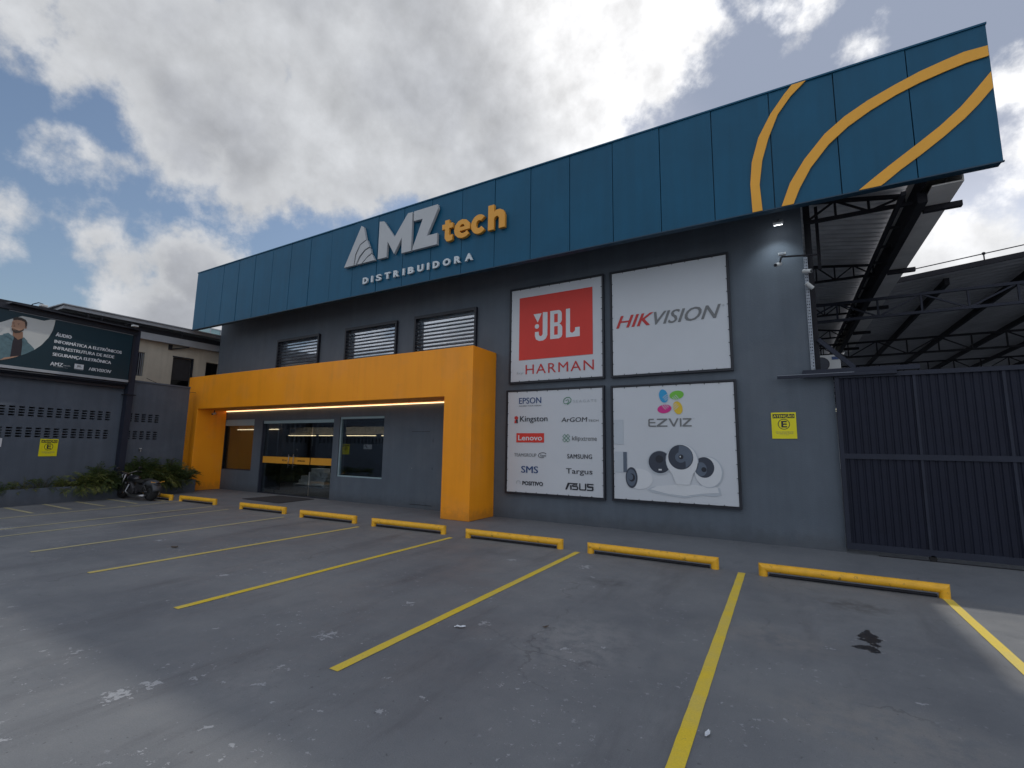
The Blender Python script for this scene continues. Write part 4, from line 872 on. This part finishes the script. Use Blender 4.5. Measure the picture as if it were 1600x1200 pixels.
# ------------------------------------------------------------------ door mat, litter
dm = MB(); dm.hexa([(-13.75, 8.25, .004), (-12.0, 8.22, .004), (-12.1, 9.42, .004), (-13.72, 9.40, .004), (-13.75, 8.25, .016), (-12.0, 8.22, .016), (-12.1, 9.42, .016), (-13.72, 9.40, .016)])
tag(dm.build('door_mat', M_mat, None, bevel=.003), 'black rubber door mat outside the glass entrance', 'door mat')
for (x, y, a, s_, lab, m_) in ((-2.6, 3.64, .5, .05, 'crumpled white paper scrap on the ground left of a yellow line', M_pale), (-.47, 3.09, 1.4, .035, 'small white scrap on the ground right of the broad yellow line', M_pale), (-8.2, 3.93, .2, .07, 'small dark leaf lying far left between two lines', M_trunk), (-1.95, 4.05, .9, .03, 'small dark dry leaf in the middle parking bay', M_trunk)):
    mb = MB(); r_ = random.Random(int(x * 100)); vs = []
    for j in range(3):
        for i in range(5): vs.append((x + math.cos(a) * (i - 2) * s_ * .5 - math.sin(a) * (j - 1) * s_ * .4 * (1 - abs(i - 2) / 3), y + math.sin(a) * (i - 2) * s_ * .5 + math.cos(a) * (j - 1) * s_ * .4 * (1 - abs(i - 2) / 3), .008 + r_.uniform(0, .3) * s_))
    mb.add(vs, [(j * 5 + i, j * 5 + i + 1, (j + 1) * 5 + i + 1, (j + 1) * 5 + i) for j in range(2) for i in range(4)])
    o = mb.build('litter_scrap' if m_ is M_pale else 'dry_leaf', m_); so_ = o.modifiers.new('s', 'SOLIDIFY'); so_.thickness = .002; tag(o, lab, 'litter')

# ------------------------------------------------------------------ boundary wall
bw = thing('boundary_wall', 'dark blue grey boundary wall with two rows of ventilation slots', 'wall', (-17.05, 6, 0), LROT)
S0, S1 = ls(2.2), ls(8.30)
cols = [ls(2.85 + .187 * i) for i in range(18)] + [ls(6.60 + .19 * i) for i in range(5)]
ops = []
for zt in (2.455, 1.925):
    for c_ in cols:
        for k in range(4):
            z1_ = zt - k * .068; ops.append((c_ - .06, c_ + .06, z1_ - .042, z1_))
mb = MB(FL()); wall_cells(mb, S0, S1, 0, 3.42, 0, .12, ops); mb.build('wall', M_left, bw)
mb = MB(FL()); mb.box(S0, S1, .30, .34, 0, 3.3); mb.box(S0, S1, .121, .299, 3.25, 3.3); mb.box(S0, S0 + .05, .121, .299, 0, 3.24); mb.build('slot_dark_backing', M_dark, bw)  # dark backing added so the slots look like a shaded void
mb = MB(FL()); mb.box(S0 - .02, S1, -.03, .14, 3.421, 3.47); mb.build('wall_coping', M_left, bw)
po = thing('billboard_post', 'dark square steel post rising from the planter to the billboard corner', 'post', (-16.9, 6.35, 0), LROT)
mb = MB(FL()); mb.box(ls(6.34), ls(6.50), -.22, -.04, .2, 4.95); mb.build('pole', M_gater, po)
mb = MB(FL()); mb.box(ls(6.28), ls(6.56), -.25, -.035, 2.98, 3.0); mb.build('clamp_plate', M_steel, po)
# wall lamp / tap
tp = thing('wall_tap', 'small metal tap on the boundary wall above the bushes', 'tap', (-17.2, 6.9, 1.2)); mb = MB(FL()); mb.tube([(ls(6.95), 0, 1.36), (ls(6.95), -.09, 1.36), (ls(6.95), -.09, 1.30)], .018, 8); mb.build('spout', M_chrome, tp); mb = MB(FL()); mb.tube([(ls(6.93), -.05, 1.40), (ls(7.0), -.05, 1.40)], .012, 8); mb.build('tap_handle', M_plastic, tp)

# planter
pt = thing('planter', 'long low dark concrete planter along the boundary wall', 'planter', (-16.6, 6, 0), LROT)
PW = .445
mb = MB(FL(PW)); a, c_ = ls(2.2), ls(8.50)
mb.box(a, c_, 0, .10, 0, .40); mb.box(c_ - .08, c_, .10, PW - .005, 0, .40); mb.box(a, a + .08, .10, PW - .005, 0, .40)
mb.build('planter_wall', M_left, pt, bevel=.008)
mb = MB(FL(PW)); mb.box(a + .08, c_ - .08, .10, PW - .01, .02, .34); mb.build('soil', M_soil, pt)

# plants
def frond_plant(name, label, s, n_out, z, nf, L_, up_, m_, seed, lw=.022, group=None, spread=1.0):
    L_ *= .86; up_ *= 1.3; nf = int(nf * 1.5); lw *= .8
    rr = random.Random(seed); p0 = FL() @ Vector((s, -n_out, z))
    r = thing(name, label, 'plant', tuple(p0), 0, group)
    lf = MB(); sm = MB()
    for i in range(nf):
        az = rr.uniform(0, 2 * math.pi); el = rr.uniform(.25, 1.25) * up_; ln = L_ * rr.uniform(.6, 1.1)
        base = p0 + Vector((rr.uniform(-.10, .10), rr.uniform(-.16, .16) * spread, 0))
        d = Vector((math.cos(az) * math.cos(el), math.sin(az) * math.cos(el), math.sin(el)))
        if d.x < -.3: d.x *= .4
        pts = []; p = base.copy(); v = d.copy()
        for k in range(8):
            pts.append(p.copy()); v = (v + Vector((0, 0, -.09 - .04 * k))).normalized(); p = p + v * ln / 7
        sm.tube(pts, [.006 * (1 - k / 9) for k in range(8)], 4)
        for k in range(1, 8):
            t = (pts[k] - pts[k - 1]).normalized(); sd = t.cross(Vector((0, 0, 1)))
            if sd.length < .1: sd = Vector((1, 0, 0))
            sd.normalize()
            for q in (0, .5):
                o_ = pts[k - 1].lerp(pts[k], q + .25)
                for sg_ in (-1, 1):
                    ll_ = ln * .42 * math.sin(math.pi * (k + q) / 9.5) * rr.uniform(.8, 1.15) + .03
                    e = (t * .75 + sd * sg_ * 0.8 + Vector((0, 0, rr.uniform(-.25, .2)))).normalized()
                    mid = o_ + e * ll_ * .5; tip = o_ + e * ll_ + Vector((0, 0, -ll_ * .25)); wv_ = t * lw * .5 + Vector((0, 0, rr.uniform(-.004, .004)))
                    lf.add([o_, mid - wv_, tip, mid + wv_], [(0, 1, 2, 3)])
    lf.build('foliage', m_, r); sm.build('stems', M_trunk, r); return r
GB = 'bushes growing in the planter'
frond_plant('bush', 'yellow green drooping fern like bush spilling over the planter, left of the motorcycle', ls(5.55), .33, .36, 34, .62, .75, M_leafy, 1, .03, GB)
frond_plant('bush', 'taller olive bush directly left of the steel post', ls(5.85), .24, .36, 34, .70, 1.0, M_leafd, 2, .03, GB)
frond_plant('bush', 'dark bush immediately right of the steel post behind the motorcycle', ls(6.62), .26, .36, 38, .72, 1.1, M_leafd, 3, .034, GB)
frond_plant('bush', 'tallest bush behind the motorcycle with upright dark leaves', ls(7.05), .24, .36, 42, .86, 1.15, M_leafd, 4, .036, GB)
frond_plant('bush', 'broad leaved yellow tipped bush above the motorcycle seat', ls(7.35), .34, .36, 40, .68, .85, M_leafy, 5, .04, GB)
frond_plant('bush', 'dark bush between the yellow tipped bush and the orange pillar', ls(7.80), .26, .36, 40, .74, 1.0, M_leafd, 6, .036, GB)
frond_plant('bush', 'bush at the planter end touching the orange pillar', ls(8.18), .27, .36, 34, .62, .9, M_leafd, 7, .034, GB)
frond_plant('bush', 'dark low bush right beside the taller olive bush', ls(6.15), .26, .36, 26, .55, .9, M_leafd, 11, .03, GB)
frond_plant('small_plant', 'thin sparse plant below the left yellow sign', ls(4.62), .26, .36, 9, .42, 1.2, M_leafd, 8, .016, 'sparse plants in the planter')
frond_plant('small_plant', 'low straggly plant between the left sign and the first bush', ls(5.05), .26, .36, 12, .34, .9, M_leafy, 9, .016, 'sparse plants in the planter')
frond_plant('small_plant', 'small yellowish plant left of the left yellow sign', ls(4.28), .26, .36, 8, .34, 1.1, M_leafy, 12, .014, 'sparse plants in the planter')
frond_plant('small_plant', 'small plant cut by the left picture edge', ls(3.80), .28, .36, 14, .36, .9, M_leafd, 10, .02, 'sparse plants in the planter')

# ------------------------------------------------------------------ billboard
bb = thing('billboard', 'wide dark teal billboard with a man and white lettering above the boundary wall', 'billboard', (-16.85, 5, 3.4), LROT)
BO = .22; fb = FL(BO)
bs0, bs1, bz0, bz1 = ls(1.6), ls(6.30), 3.42, 4.80
mb = MB(fb); mb.box(bs0, bs1, -.0, .05, bz0, bz1); mb.build('billboard_panel', M_bbteal, bb)
mb = MB(fb); mb.box(bs0, bs1 + .1, -.05, .16, bz1 + .001, bz1 + .13); mb.box(ls(3.50), ls(6.44), -.20, .16, bz1 + .131, bz1 + .16); mb.box(bs1 + .001, bs1 + .06, -.03, .10, bz0 - .05, bz1); mb.build('top_beam', M_frame, bb)
mb = MB(fb); mb.box(bs0, bs1, -.03, .06, bz0 - .07, bz0 - .001); mb.build('bottom_ledge', M_eave, bb)
mb = MB(fb)
for k in range(3): mb.tube([(bs0, -.02 + .05 * k, bz0 - .12 - .035 * k), (bs1, -.02 + .05 * k, bz0 - .12 - .035 * k)], .018, 8)
mb.box(bs0, bs1, .08, .20, bz0 - .26, bz0 - .075)
mb.build('conduit', M_frame, bb)
mb = MB(fb); mb.box(ls(3.55), bs1, -.008, -.001, bz1 - .022, bz1 - .004); mb.build('top_trim', M_galv, bb)
def fp(loops, m, d, name='printed_picture'): return flat(name, loops, fb, d + .003, m, bb, th=.002)
Lc = lambda P: [(ls(y), z) for y, z in P]
fp([Lc([(2.6, 4.30), (3.3, 4.36), (3.46, 4.46), (3.65, 4.60), (3.8, 4.70), (4.0, 4.70), (4.23, 4.69), (4.36, 4.76), (4.455, 4.77), (4.45, 4.66), (4.43, 4.48), (4.37, 4.28), (4.25, 4.05), (4.12, 3.89), (3.96, 3.75), (3.77, 3.63), (3.57, 3.53), (3.2, 3.46), (2.6, 3.45)])], M_bbgrey, 0)
fp([Lc([(2.9, 3.50), (3.05, 4.0), (3.3, 4.08), (3.50, 4.14), (3.61, 4.19), (3.70, 4.13), (3.88, 4.15), (4.04, 4.01), (4.125, 3.92), (4.12, 3.89), (3.96, 3.75), (3.77, 3.63), (3.57, 3.53), (3.3, 3.48)])], M_jkt, .002)
fp([Lc([(3.70, 4.17), (3.86, 4.15), (3.885, 3.98), (3.89, 3.705), (3.77, 3.64), (3.70, 3.61), (3.70, 3.9)])], M_shirt, .004)
fp([Lc([(3.68, 4.28), (3.86, 4.30), (3.875, 4.15), (3.79, 4.085), (3.685, 4.17)])], M_skind, .006)
fp([Lc([(3.50, 4.165), (3.60, 4.22), (3.71, 4.14), (3.705, 4.05), (3.66, 4.09)])], M_jkt, .008); fp([Lc([(3.87, 4.12), (3.885, 4.18), (3.97, 4.09), (3.93, 3.98)])], M_jkt, .008)
fp([Lc([(3.635, 4.50), (3.64, 4.42), (3.625, 4.39), (3.645, 4.375), (3.65, 4.31), (3.68, 4.265), (3.73, 4.245), (3.80, 4.27), (3.86, 4.33), (3.875, 4.40), (3.89, 4.44), (3.88, 4.54), (3.83, 4.60), (3.74, 4.61), (3.66, 4.58)])], M_skin, .010)
fp([Lc([(3.645, 4.345), (3.652, 4.30), (3.68, 4.262), (3.73, 4.242), (3.80, 4.267), (3.86, 4.33), (3.872, 4.385), (3.82, 4.34), (3.78, 4.315), (3.73, 4.33), (3.70, 4.345)])], M_hair, .012)
fp([Lc([(3.66, 4.335), (3.72, 4.325), (3.725, 4.312), (3.665, 4.318)])], M_skind, .014)
fp([Lc([(3.65, 4.55), (3.64, 4.60), (3.69, 4.645), (3.78, 4.655), (3.87, 4.62), (3.91, 4.56), (3.915, 4.47), (3.89, 4.43), (3.875, 4.50), (3.86, 4.56), (3.80, 4.58), (3.72, 4.58)])], M_hair, .012)
fp([ell(ls(3.895), 4.43, .018, .035)], M_skind, .0115)
for y in (3.665, 3.755): fp([rect(ls(y) - .02, 4.487, ls(y) + .022, 4.495)], M_hair, .012); fp([ell(ls(y), 4.462, .017, .008)], M_skind, .012); fp([ell(ls(y), 4.462, .007, .006)], M_hair, .014)
fp([Lc([(3.685, 4.46), (3.665, 4.40), (3.675, 4.385), (3.71, 4.39), (3.70, 4.40)])], M_skind, .012)
fp([Lc([(3.52, 3.52), (3.60, 3.60), (3.75, 3.655), (3.85, 3.69), (3.80, 3.65), (3.66, 3.575)])], M_skin, .006)
for tx_, ya, yb, za, zb in (('ÁUDIO', 4.50, 4.845, 4.345, 4.455), ('INFORMÁTICA A ELETRÔNICOS', 4.50, 6.05, 4.165, 4.27), ('INFRAESTRUTURA DE REDE', 4.50, 5.88, 3.995, 4.08), ('SEGURANÇA ELETRÔNICA', 4.50, 5.82, 3.80, 3.925)):
    text(tx_, (ls(ya), za, ls(yb), zb), fb, .004, M_pale, bb, th=.002, bold=.05)
text('AMZ', (ls(4.48), 3.56, ls(4.74), 3.655), fb, .004, M_pale, bb, th=.002, bold=.05); text('tech', (ls(4.75), 3.585, ls(4.90), 3.625), fb, .004, M_eave, bb, th=.002, bold=.02); text('DISTRIBUIDORA', (ls(4.55), 3.53, ls(4.86), 3.545), fb, .004, M_eave, bb, th=.002)
fp([rect(ls(4.99), 3.555, ls(5.195), 3.69)], M_pale, 0); text('JBL', (ls(5.04), 3.59, ls(5.15), 3.66), fb, .0065, M_pgrey, bb, th=.002, bold=.03); text('HARMAN', (ls(5.0), 3.525, ls(5.19), 3.545), fb, .004, M_eave, bb, th=.002)
text('HIKVISION', (ls(5.32), 3.555, ls(5.85), 3.645), fb, .004, M_pale, bb, th=.002, bold=.03, shear=.35)
for y in (3.95, 6.05):
    sp = thing('billboard_lamp', 'small lamp on a thin arm above the billboard, ' + ('left one' if y < 5 else 'right one near the post'), 'lamp', tuple(FL() @ Vector((ls(y), -.3, 4.97))))
    mb = MB(fb); mb.tube([(ls(y), .05, 4.95), (ls(y), -.02, 5.05), (ls(y) + .05, -.18, 5.09), (ls(y) + .09, -.30, 5.05)], .012, 6); mb.build('arm', M_steel, sp, smooth=True)
    mb = MB(fb); mb.box(ls(y) + .03, ls(y) + .17, -.36, -.24, 4.985, 5.035); mb.build('lamp_head', M_plastic, sp, bevel=.008)

# ------------------------------------------------------------------ neighbour house (plane x = -19)
nh = thing('neighbour_house', 'beige two storey neighbour house with grey eave boards behind the boundary wall', 'house', (-19, 7.5, 0))
def ybox(mb, x0, x1, y0, y1, z0, z1): return mb.box(x0, x1, y0, y1, z0, z1)
FX = Matrix.Translation((-19, 0, 0)) @ Matrix.Rotation(math.pi / 2, 4, 'Z')     # local x -> world y, local -y -> world +x
mb = MB(FX); wall_cells(mb, 3.0, 10.6, 0, 5.35, 0, .2, [(7.30, 7.53, 3.83, 4.66), (8.40, 9.08, 3.60, 4.66), (9.53, 10.05, 4.0, 4.66), (5.0, 6.4, 3.8, 4.7)]); mb.build('wall', M_beige, nh)
mb = MB(FX); mb.box(3.0, 13, 1.6, 1.65, 0, 5.3); mb.box(10.58, 10.62, .21, 1.59, 0, 5.3); mb.box(3.0, 10.57, .21, 1.59, 3.2, 3.25); mb.build('room_back', M_dark, nh)
mb = MB(FX); mb.box(9.05, 9.08, -.02, .1, 3.6, 4.68); mb.box(8.38, 9.08, -.02, .1, 4.661, 4.70); mb.build('door_frame', M_frame, nh)
mb = MB(FX); mb.box(8.42, 9.04, .10, .12, 3.86, 4.65); mb.build('shutter', M_engine, nh)
mb = MB(FX)
for i in range(4): mb.box(7.33 + i * .055, 7.345 + i * .055, .04, .055, 3.84, 4.65)
mb.build('window_bars', M_galv, nh)
mb = MB(FX); mb.box(5.20, 10.5, -.45, -.40, 5.55, 5.655); mb.box(5.15, 5.20, -.44, 1.6, 5.55, 5.64); mb.build('eave_board', M_eave, nh)
mb = MB(FX); mb.hexa([(5.12, -.50, 5.66), (10.5, -.50, 5.66), (10.5, 2.6, 5.62), (4.9, 2.6, 5.62), (5.12, -.50, 5.69), (10.5, -.50, 5.69), (10.5, 2.6, 5.65), (4.9, 2.6, 5.65)]); mb.build('roof', M_eave, nh)
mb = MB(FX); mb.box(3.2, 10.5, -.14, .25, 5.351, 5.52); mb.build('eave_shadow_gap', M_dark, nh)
mb = MB(FX); mb.box(6.4, 10.5, -.25, -.15, 5.085, 5.32); mb.build('lower_beam', M_eave, nh)
mb = MB(FX); mb.bar((8.26, -.02, 4.90), (8.26, -.02, 5.08), .10); mb.bar((8.28, -.05, 4.92), (8.8, -.2, 5.07), .04)
for y in (5.75, 6.1, 8.42, 9.85): mb.bar((y, -.42, 5.36), (y, -.42, 5.56), .03)
mb.build('bracket', M_plastic if False else M_steel, nh)
# thin wires along the house
for (ya, za, yb, zb, sag, lab) in ((7.45, 3.80, 9.1, 3.50, .10, 'thin black cable drooping over the boundary wall top'),):
    mb = MB(); pts = [(-17.6, ya + (yb - ya) * t / 10 - .35, za - .18 + (zb - za) * t / 10 - sag * 4 * (t / 10) * (1 - t / 10)) for t in range(11)]
    mb.tube(pts, .008, 6); tag(mb.build('cable', M_frame), lab, 'cable')

# far tower
tw = thing('glass_tower', 'pale green glass tower far behind the eaves left of the fascia', 'tower', (-82, 43, 0))
mb = MB(); mb.box(-86, -80, 40.2, 47, 0, 20.1); mb.build('tower_body', M_tglass, tw)
mb = MB()
for k in range(8): mb.box(-79.99, -79.9, 40.2, 47, 6 + k * 2.0, 6.15 + k * 2.0)
for k in range(5): mb.box(-79.99, -79.88, 40.2 + k * 1.6, 40.32 + k * 1.6, 0, 20.1)
mb.build('mullions', M_eave, tw)

# ------------------------------------------------------------------ tree far left
def tree(loc, h, r, seed, label):
    rr = random.Random(seed); t_ = thing('tree', label, 'tree', loc); p0 = Vector(loc)
    tk = MB(); top = p0 + Vector((0, 0, h * .55)); tk.tube([p0, p0 + Vector((.1, .1, h * .3)), top], [.28, .22, .15], 9)
    lf = MB(); cl = []
    for i in range(34):
        d = Vector((rr.gauss(0, 1), rr.gauss(0, 1), rr.gauss(0, .8))).normalized() * rr.uniform(.35, 1.0)
        c_ = p0 + Vector((d.x * r, d.y * r, h * .68 + d.z * r * .75)); cl.append(c_)
        if i % 3 == 0: tk.tube([top - Vector((0, 0, rr.uniform(0, 1.2))), (top + c_) / 2 + Vector((0, 0, .2)), c_], [.09, .05, .02], 6)
        for k in range(130):
            q = c_ + Vector((rr.gauss(0, .5), rr.gauss(0, .5), rr.gauss(0, .36))) * r * .26
            a = Vector((rr.uniform(-1, 1), rr.uniform(-1, 1), rr.uniform(-.6, .6))).normalized() * .17; b_ = a.cross(Vector((rr.uniform(-1, 1), rr.uniform(-1, 1), rr.uniform(-1, 1)))).normalized() * .08
            lf.add([q - a, q - b_, q + a, q + b_], [(0, 1, 2, 3)])
    tk.build('trunk', M_trunk, t_); lf.build('crown', M_leaft, t_)
tree((-45, 5.2, 0), 11.6, 4.6, 5, 'green leafy tree behind the left end of the billboard')

# ------------------------------------------------------------------ houses across the street (seen mirrored in the shop glass)
sb = thing('street_house', 'white two storey house across the street, mirrored in the shop glass', 'house', (-33, -12, 0), R(35))
Fs = Matrix.Translation((-30, -10, 0)) @ Matrix.Rotation(R(135), 4, 'Z')
mb = MB(Fs); wall_cells(mb, -9, 9, 0, 7.5, 0, .2, [(-7 + 4 * i, -4.6 + 4 * i, .3, 2.6) for i in range(4)] + [(-7 + 4 * i, -5 + 4 * i, 4.4, 5.8) for i in range(4)]); mb.box(-9, 9, .21, 8, 7.3, 7.5); mb.build('wall', M_street, sb)
mb = MB(Fs); mb.box(-8.9, 8.9, .6, .7, 0, 7.2); mb.box(-9, 9, -1.4, -.01, 3.1, 3.3); mb.build('dark_interior', M_dark, sb)
mb = MB(Fs)
for i in range(4):
    for k in range(4): mb.box(-7 + 4 * i + k * .6, -6.95 + 4 * i + k * .6, .05, .1, .3, 2.6)
mb.build('window_bars', M_galv, sb)

# ------------------------------------------------------------------ motorcycle
mc = thing('motorcycle', 'black motorcycle parked nose to the planter, seen from behind', 'motorcycle', (-15.85, 6.48, 0), R(4), None)
MM = Matrix.Translation((-15.85, 6.48, 0)) @ Matrix.Rotation(R(187), 4, 'Z')   # local +x = forward
def b_(): return MB(MM)
RR = .245
fwx, rwx = .66, -.64
def wheel(x, wd, nm):
    m = b_(); m.torus((x, 0, RR), (0, 1, 0), RR - wd, wd, 36, 12, 1.05); o = m.build('wheel', M_tyre, mc, smooth=True)
    m = b_(); m.torus((x, 0, RR), (0, 1, 0), RR - wd * 2.0, .014, 30, 8, 2.2)
    for k in range(7):
        a = 2 * math.pi * k / 7; m.bar((x, 0, RR), (x + math.cos(a) * (RR - wd * 2), 0, RR + math.sin(a) * (RR - wd * 2)), .022, .03)
    m.tube([(x, -.05, RR), (x, .05, RR)], .04, 14); m.build('rim', M_chrome, o)
    m = b_(); m.tube([(x, .052, RR), (x, .058, RR)], .10, 24); m.build('brake_disc', M_chrome, o)
wheel(fwx, .055, 'f'); wheel(rwx, .085, 'r')
m = b_()
for s_ in (-.075, .075): m.tube([(fwx, s_, RR), (fwx - .20, s_, .68)], .020, 10)
m.build('fork', M_chrome, mc, smooth=True)
m = b_(); m.tube([(.44, -.30, .745), (.47, -.18, .76), (.50, 0, .70), (.47, .18, .76), (.44, .30, .745)], .013, 8); m.build('handlebar', M_chrome, mc, smooth=True)
for s_ in (-1, 1):
    m = b_(); m.tube([(.42, s_ * .30, .745), (.44, s_ * .20, .755)], .022, 10); m.build('grip', M_tyre, mc)
    m = b_(); m.tube([(.47, s_ * .2, .76), (.46, s_ * .27, .84)], .006, 6); m.ball((.46, s_ * .28, .86), (.012, .05, .03)); m.build('mirror', M_bike, mc, smooth=True)
m = b_(); m.ball((.58, 0, .63), (.07, .085, .085)); hl = m.build('headlight', M_bike, mc, smooth=True)
m = b_(); m.tube([(.625, 0, .63), (.648, 0, .63)], .07, 18); m.build('headlight_lens', M_plastic, hl)
m = b_(); m.torus((fwx, 0, RR), (0, 1, 0), RR + .01, .0, 4, 3)
m = b_()
vs = []; n = 12
for i in range(n + 1):
    a = R(20 + 120 * i / n)
    for s_, dr_ in ((-.065, -.02), (-.05, .012), (.05, .012), (.065, -.02)): vs.append((fwx + math.cos(a) * (RR + .02 + dr_), s_, RR + math.sin(a) * (RR + .02 + dr_)))
m.add(vs, [(i * 4 + j, i * 4 + j + 1, (i + 1) * 4 + j + 1, (i + 1) * 4 + j) for i in range(n) for j in range(3)]); o = m.build('front_fender', M_bike, mc, smooth=True); o.modifiers.new('s', 'SOLIDIFY').thickness = .006
m = b_(); vs = []
for i in range(n + 1):
    a = R(25 + 150 * i / n)
    for s_, dr_ in ((-.11, -.05), (-.10, .015), (.10, .015), (.11, -.05)): vs.append((rwx + math.cos(a) * (RR + .03 + dr_), s_, RR + math.sin(a) * (RR + .03 + dr_)))
m.add(vs, [(i * 4 + j, i * 4 + j + 1, (i + 1) * 4 + j + 1, (i + 1) * 4 + j) for i in range(n) for j in range(3)]); o = m.build('rear_fender', M_bikeg, mc, smooth=True); o.modifiers.new('s', 'SOLIDIFY').thickness = .006
m = b_(); m.ball((.20, 0, .57), (.25, .12, .105), 20, 12); m.build('fuel_tank', M_bike, mc, smooth=True)
m = b_(); m.ball((-.20, 0, .50), (.27, .12, .06), 20, 10); m.ball((-.50, 0, .555), (.17, .09, .05), 18, 10); m.build('seat', M_tyre, mc, smooth=True)
m = b_(); m.box(-.12, .28, -.09, .09, .17, .30); m.tube([(.12, 0, .28), (.28, 0, .47)], .075, 14); m.tube([(.02, 0, .28), (-.10, 0, .45)], .07, 14); m.tube([(.0, -.14, .24), (.0, .14, .24)], .075, 16); m.box(-.30, .0, -.06, .06, .22, .42)
m.build('engine', M_engine, mc, bevel=.01)
m = b_(); m.tube([(.48, 0, .66), (.30, 0, .30), (.26, 0, .14), (-.2, 0, .14), (-.30, 0, .30), (-.10, 0, .48), (.44, 0, .62)], .022, 8)
for s_ in (-.10, .10): m.tube([(-.24, s_, .24), (rwx, s_, RR)], .022, 8); m.tube([(-.40, s_, .50), (rwx + .05, s_, RR + .02)], .018, 8)
m.build('frame', M_bike, mc, smooth=True)
m = b_(); m.tube([(.22, -.10, .42), (.30, -.14, .22), (.10, -.15, .13), (-.35, -.16, .14), (-.72, -.16, .17)], [.022, .022, .03, .042, .046], 12); m.build('exhaust', M_chrome, mc, smooth=True)
m = b_(); m.tube([(.20, .10, .42), (.28, .14, .22), (.05, .15, .13), (-.30, .16, .13), (-.62, .16, .14)], [.022, .022, .03, .04, .042], 12); m.build('exhaust', M_chrome, mc, smooth=True)
m = b_(); m.ball((-.66, 0, .47), (.25, .135, .10), 20, 12); m.build('tail_cowl', M_bikeg, mc, smooth=True)
m = b_(); m.ball((-.905, 0, .485), (.02, .05, .022)); m.build('tail_light', M_brown, mc, smooth=True)
m = b_(); m.box(-.80, -.70, -.150, -.128, .475, .495); m.build('badge', M_chrome, mc)
for s_ in (-1, 1):
    m = b_(); m.tube([(-.88, s_ * .06, .50), (-.88, s_ * .15, .52)], .008, 6); m.ball((-.885, s_ * .16, .52), (.016, .014, .014)); m.build('turn_signal', M_tech, mc, smooth=True)
    m = b_(); m.ball((.56, s_ * .15, .60), (.022, .02, .02)); m.build('turn_signal', M_bikeg, mc, smooth=True)
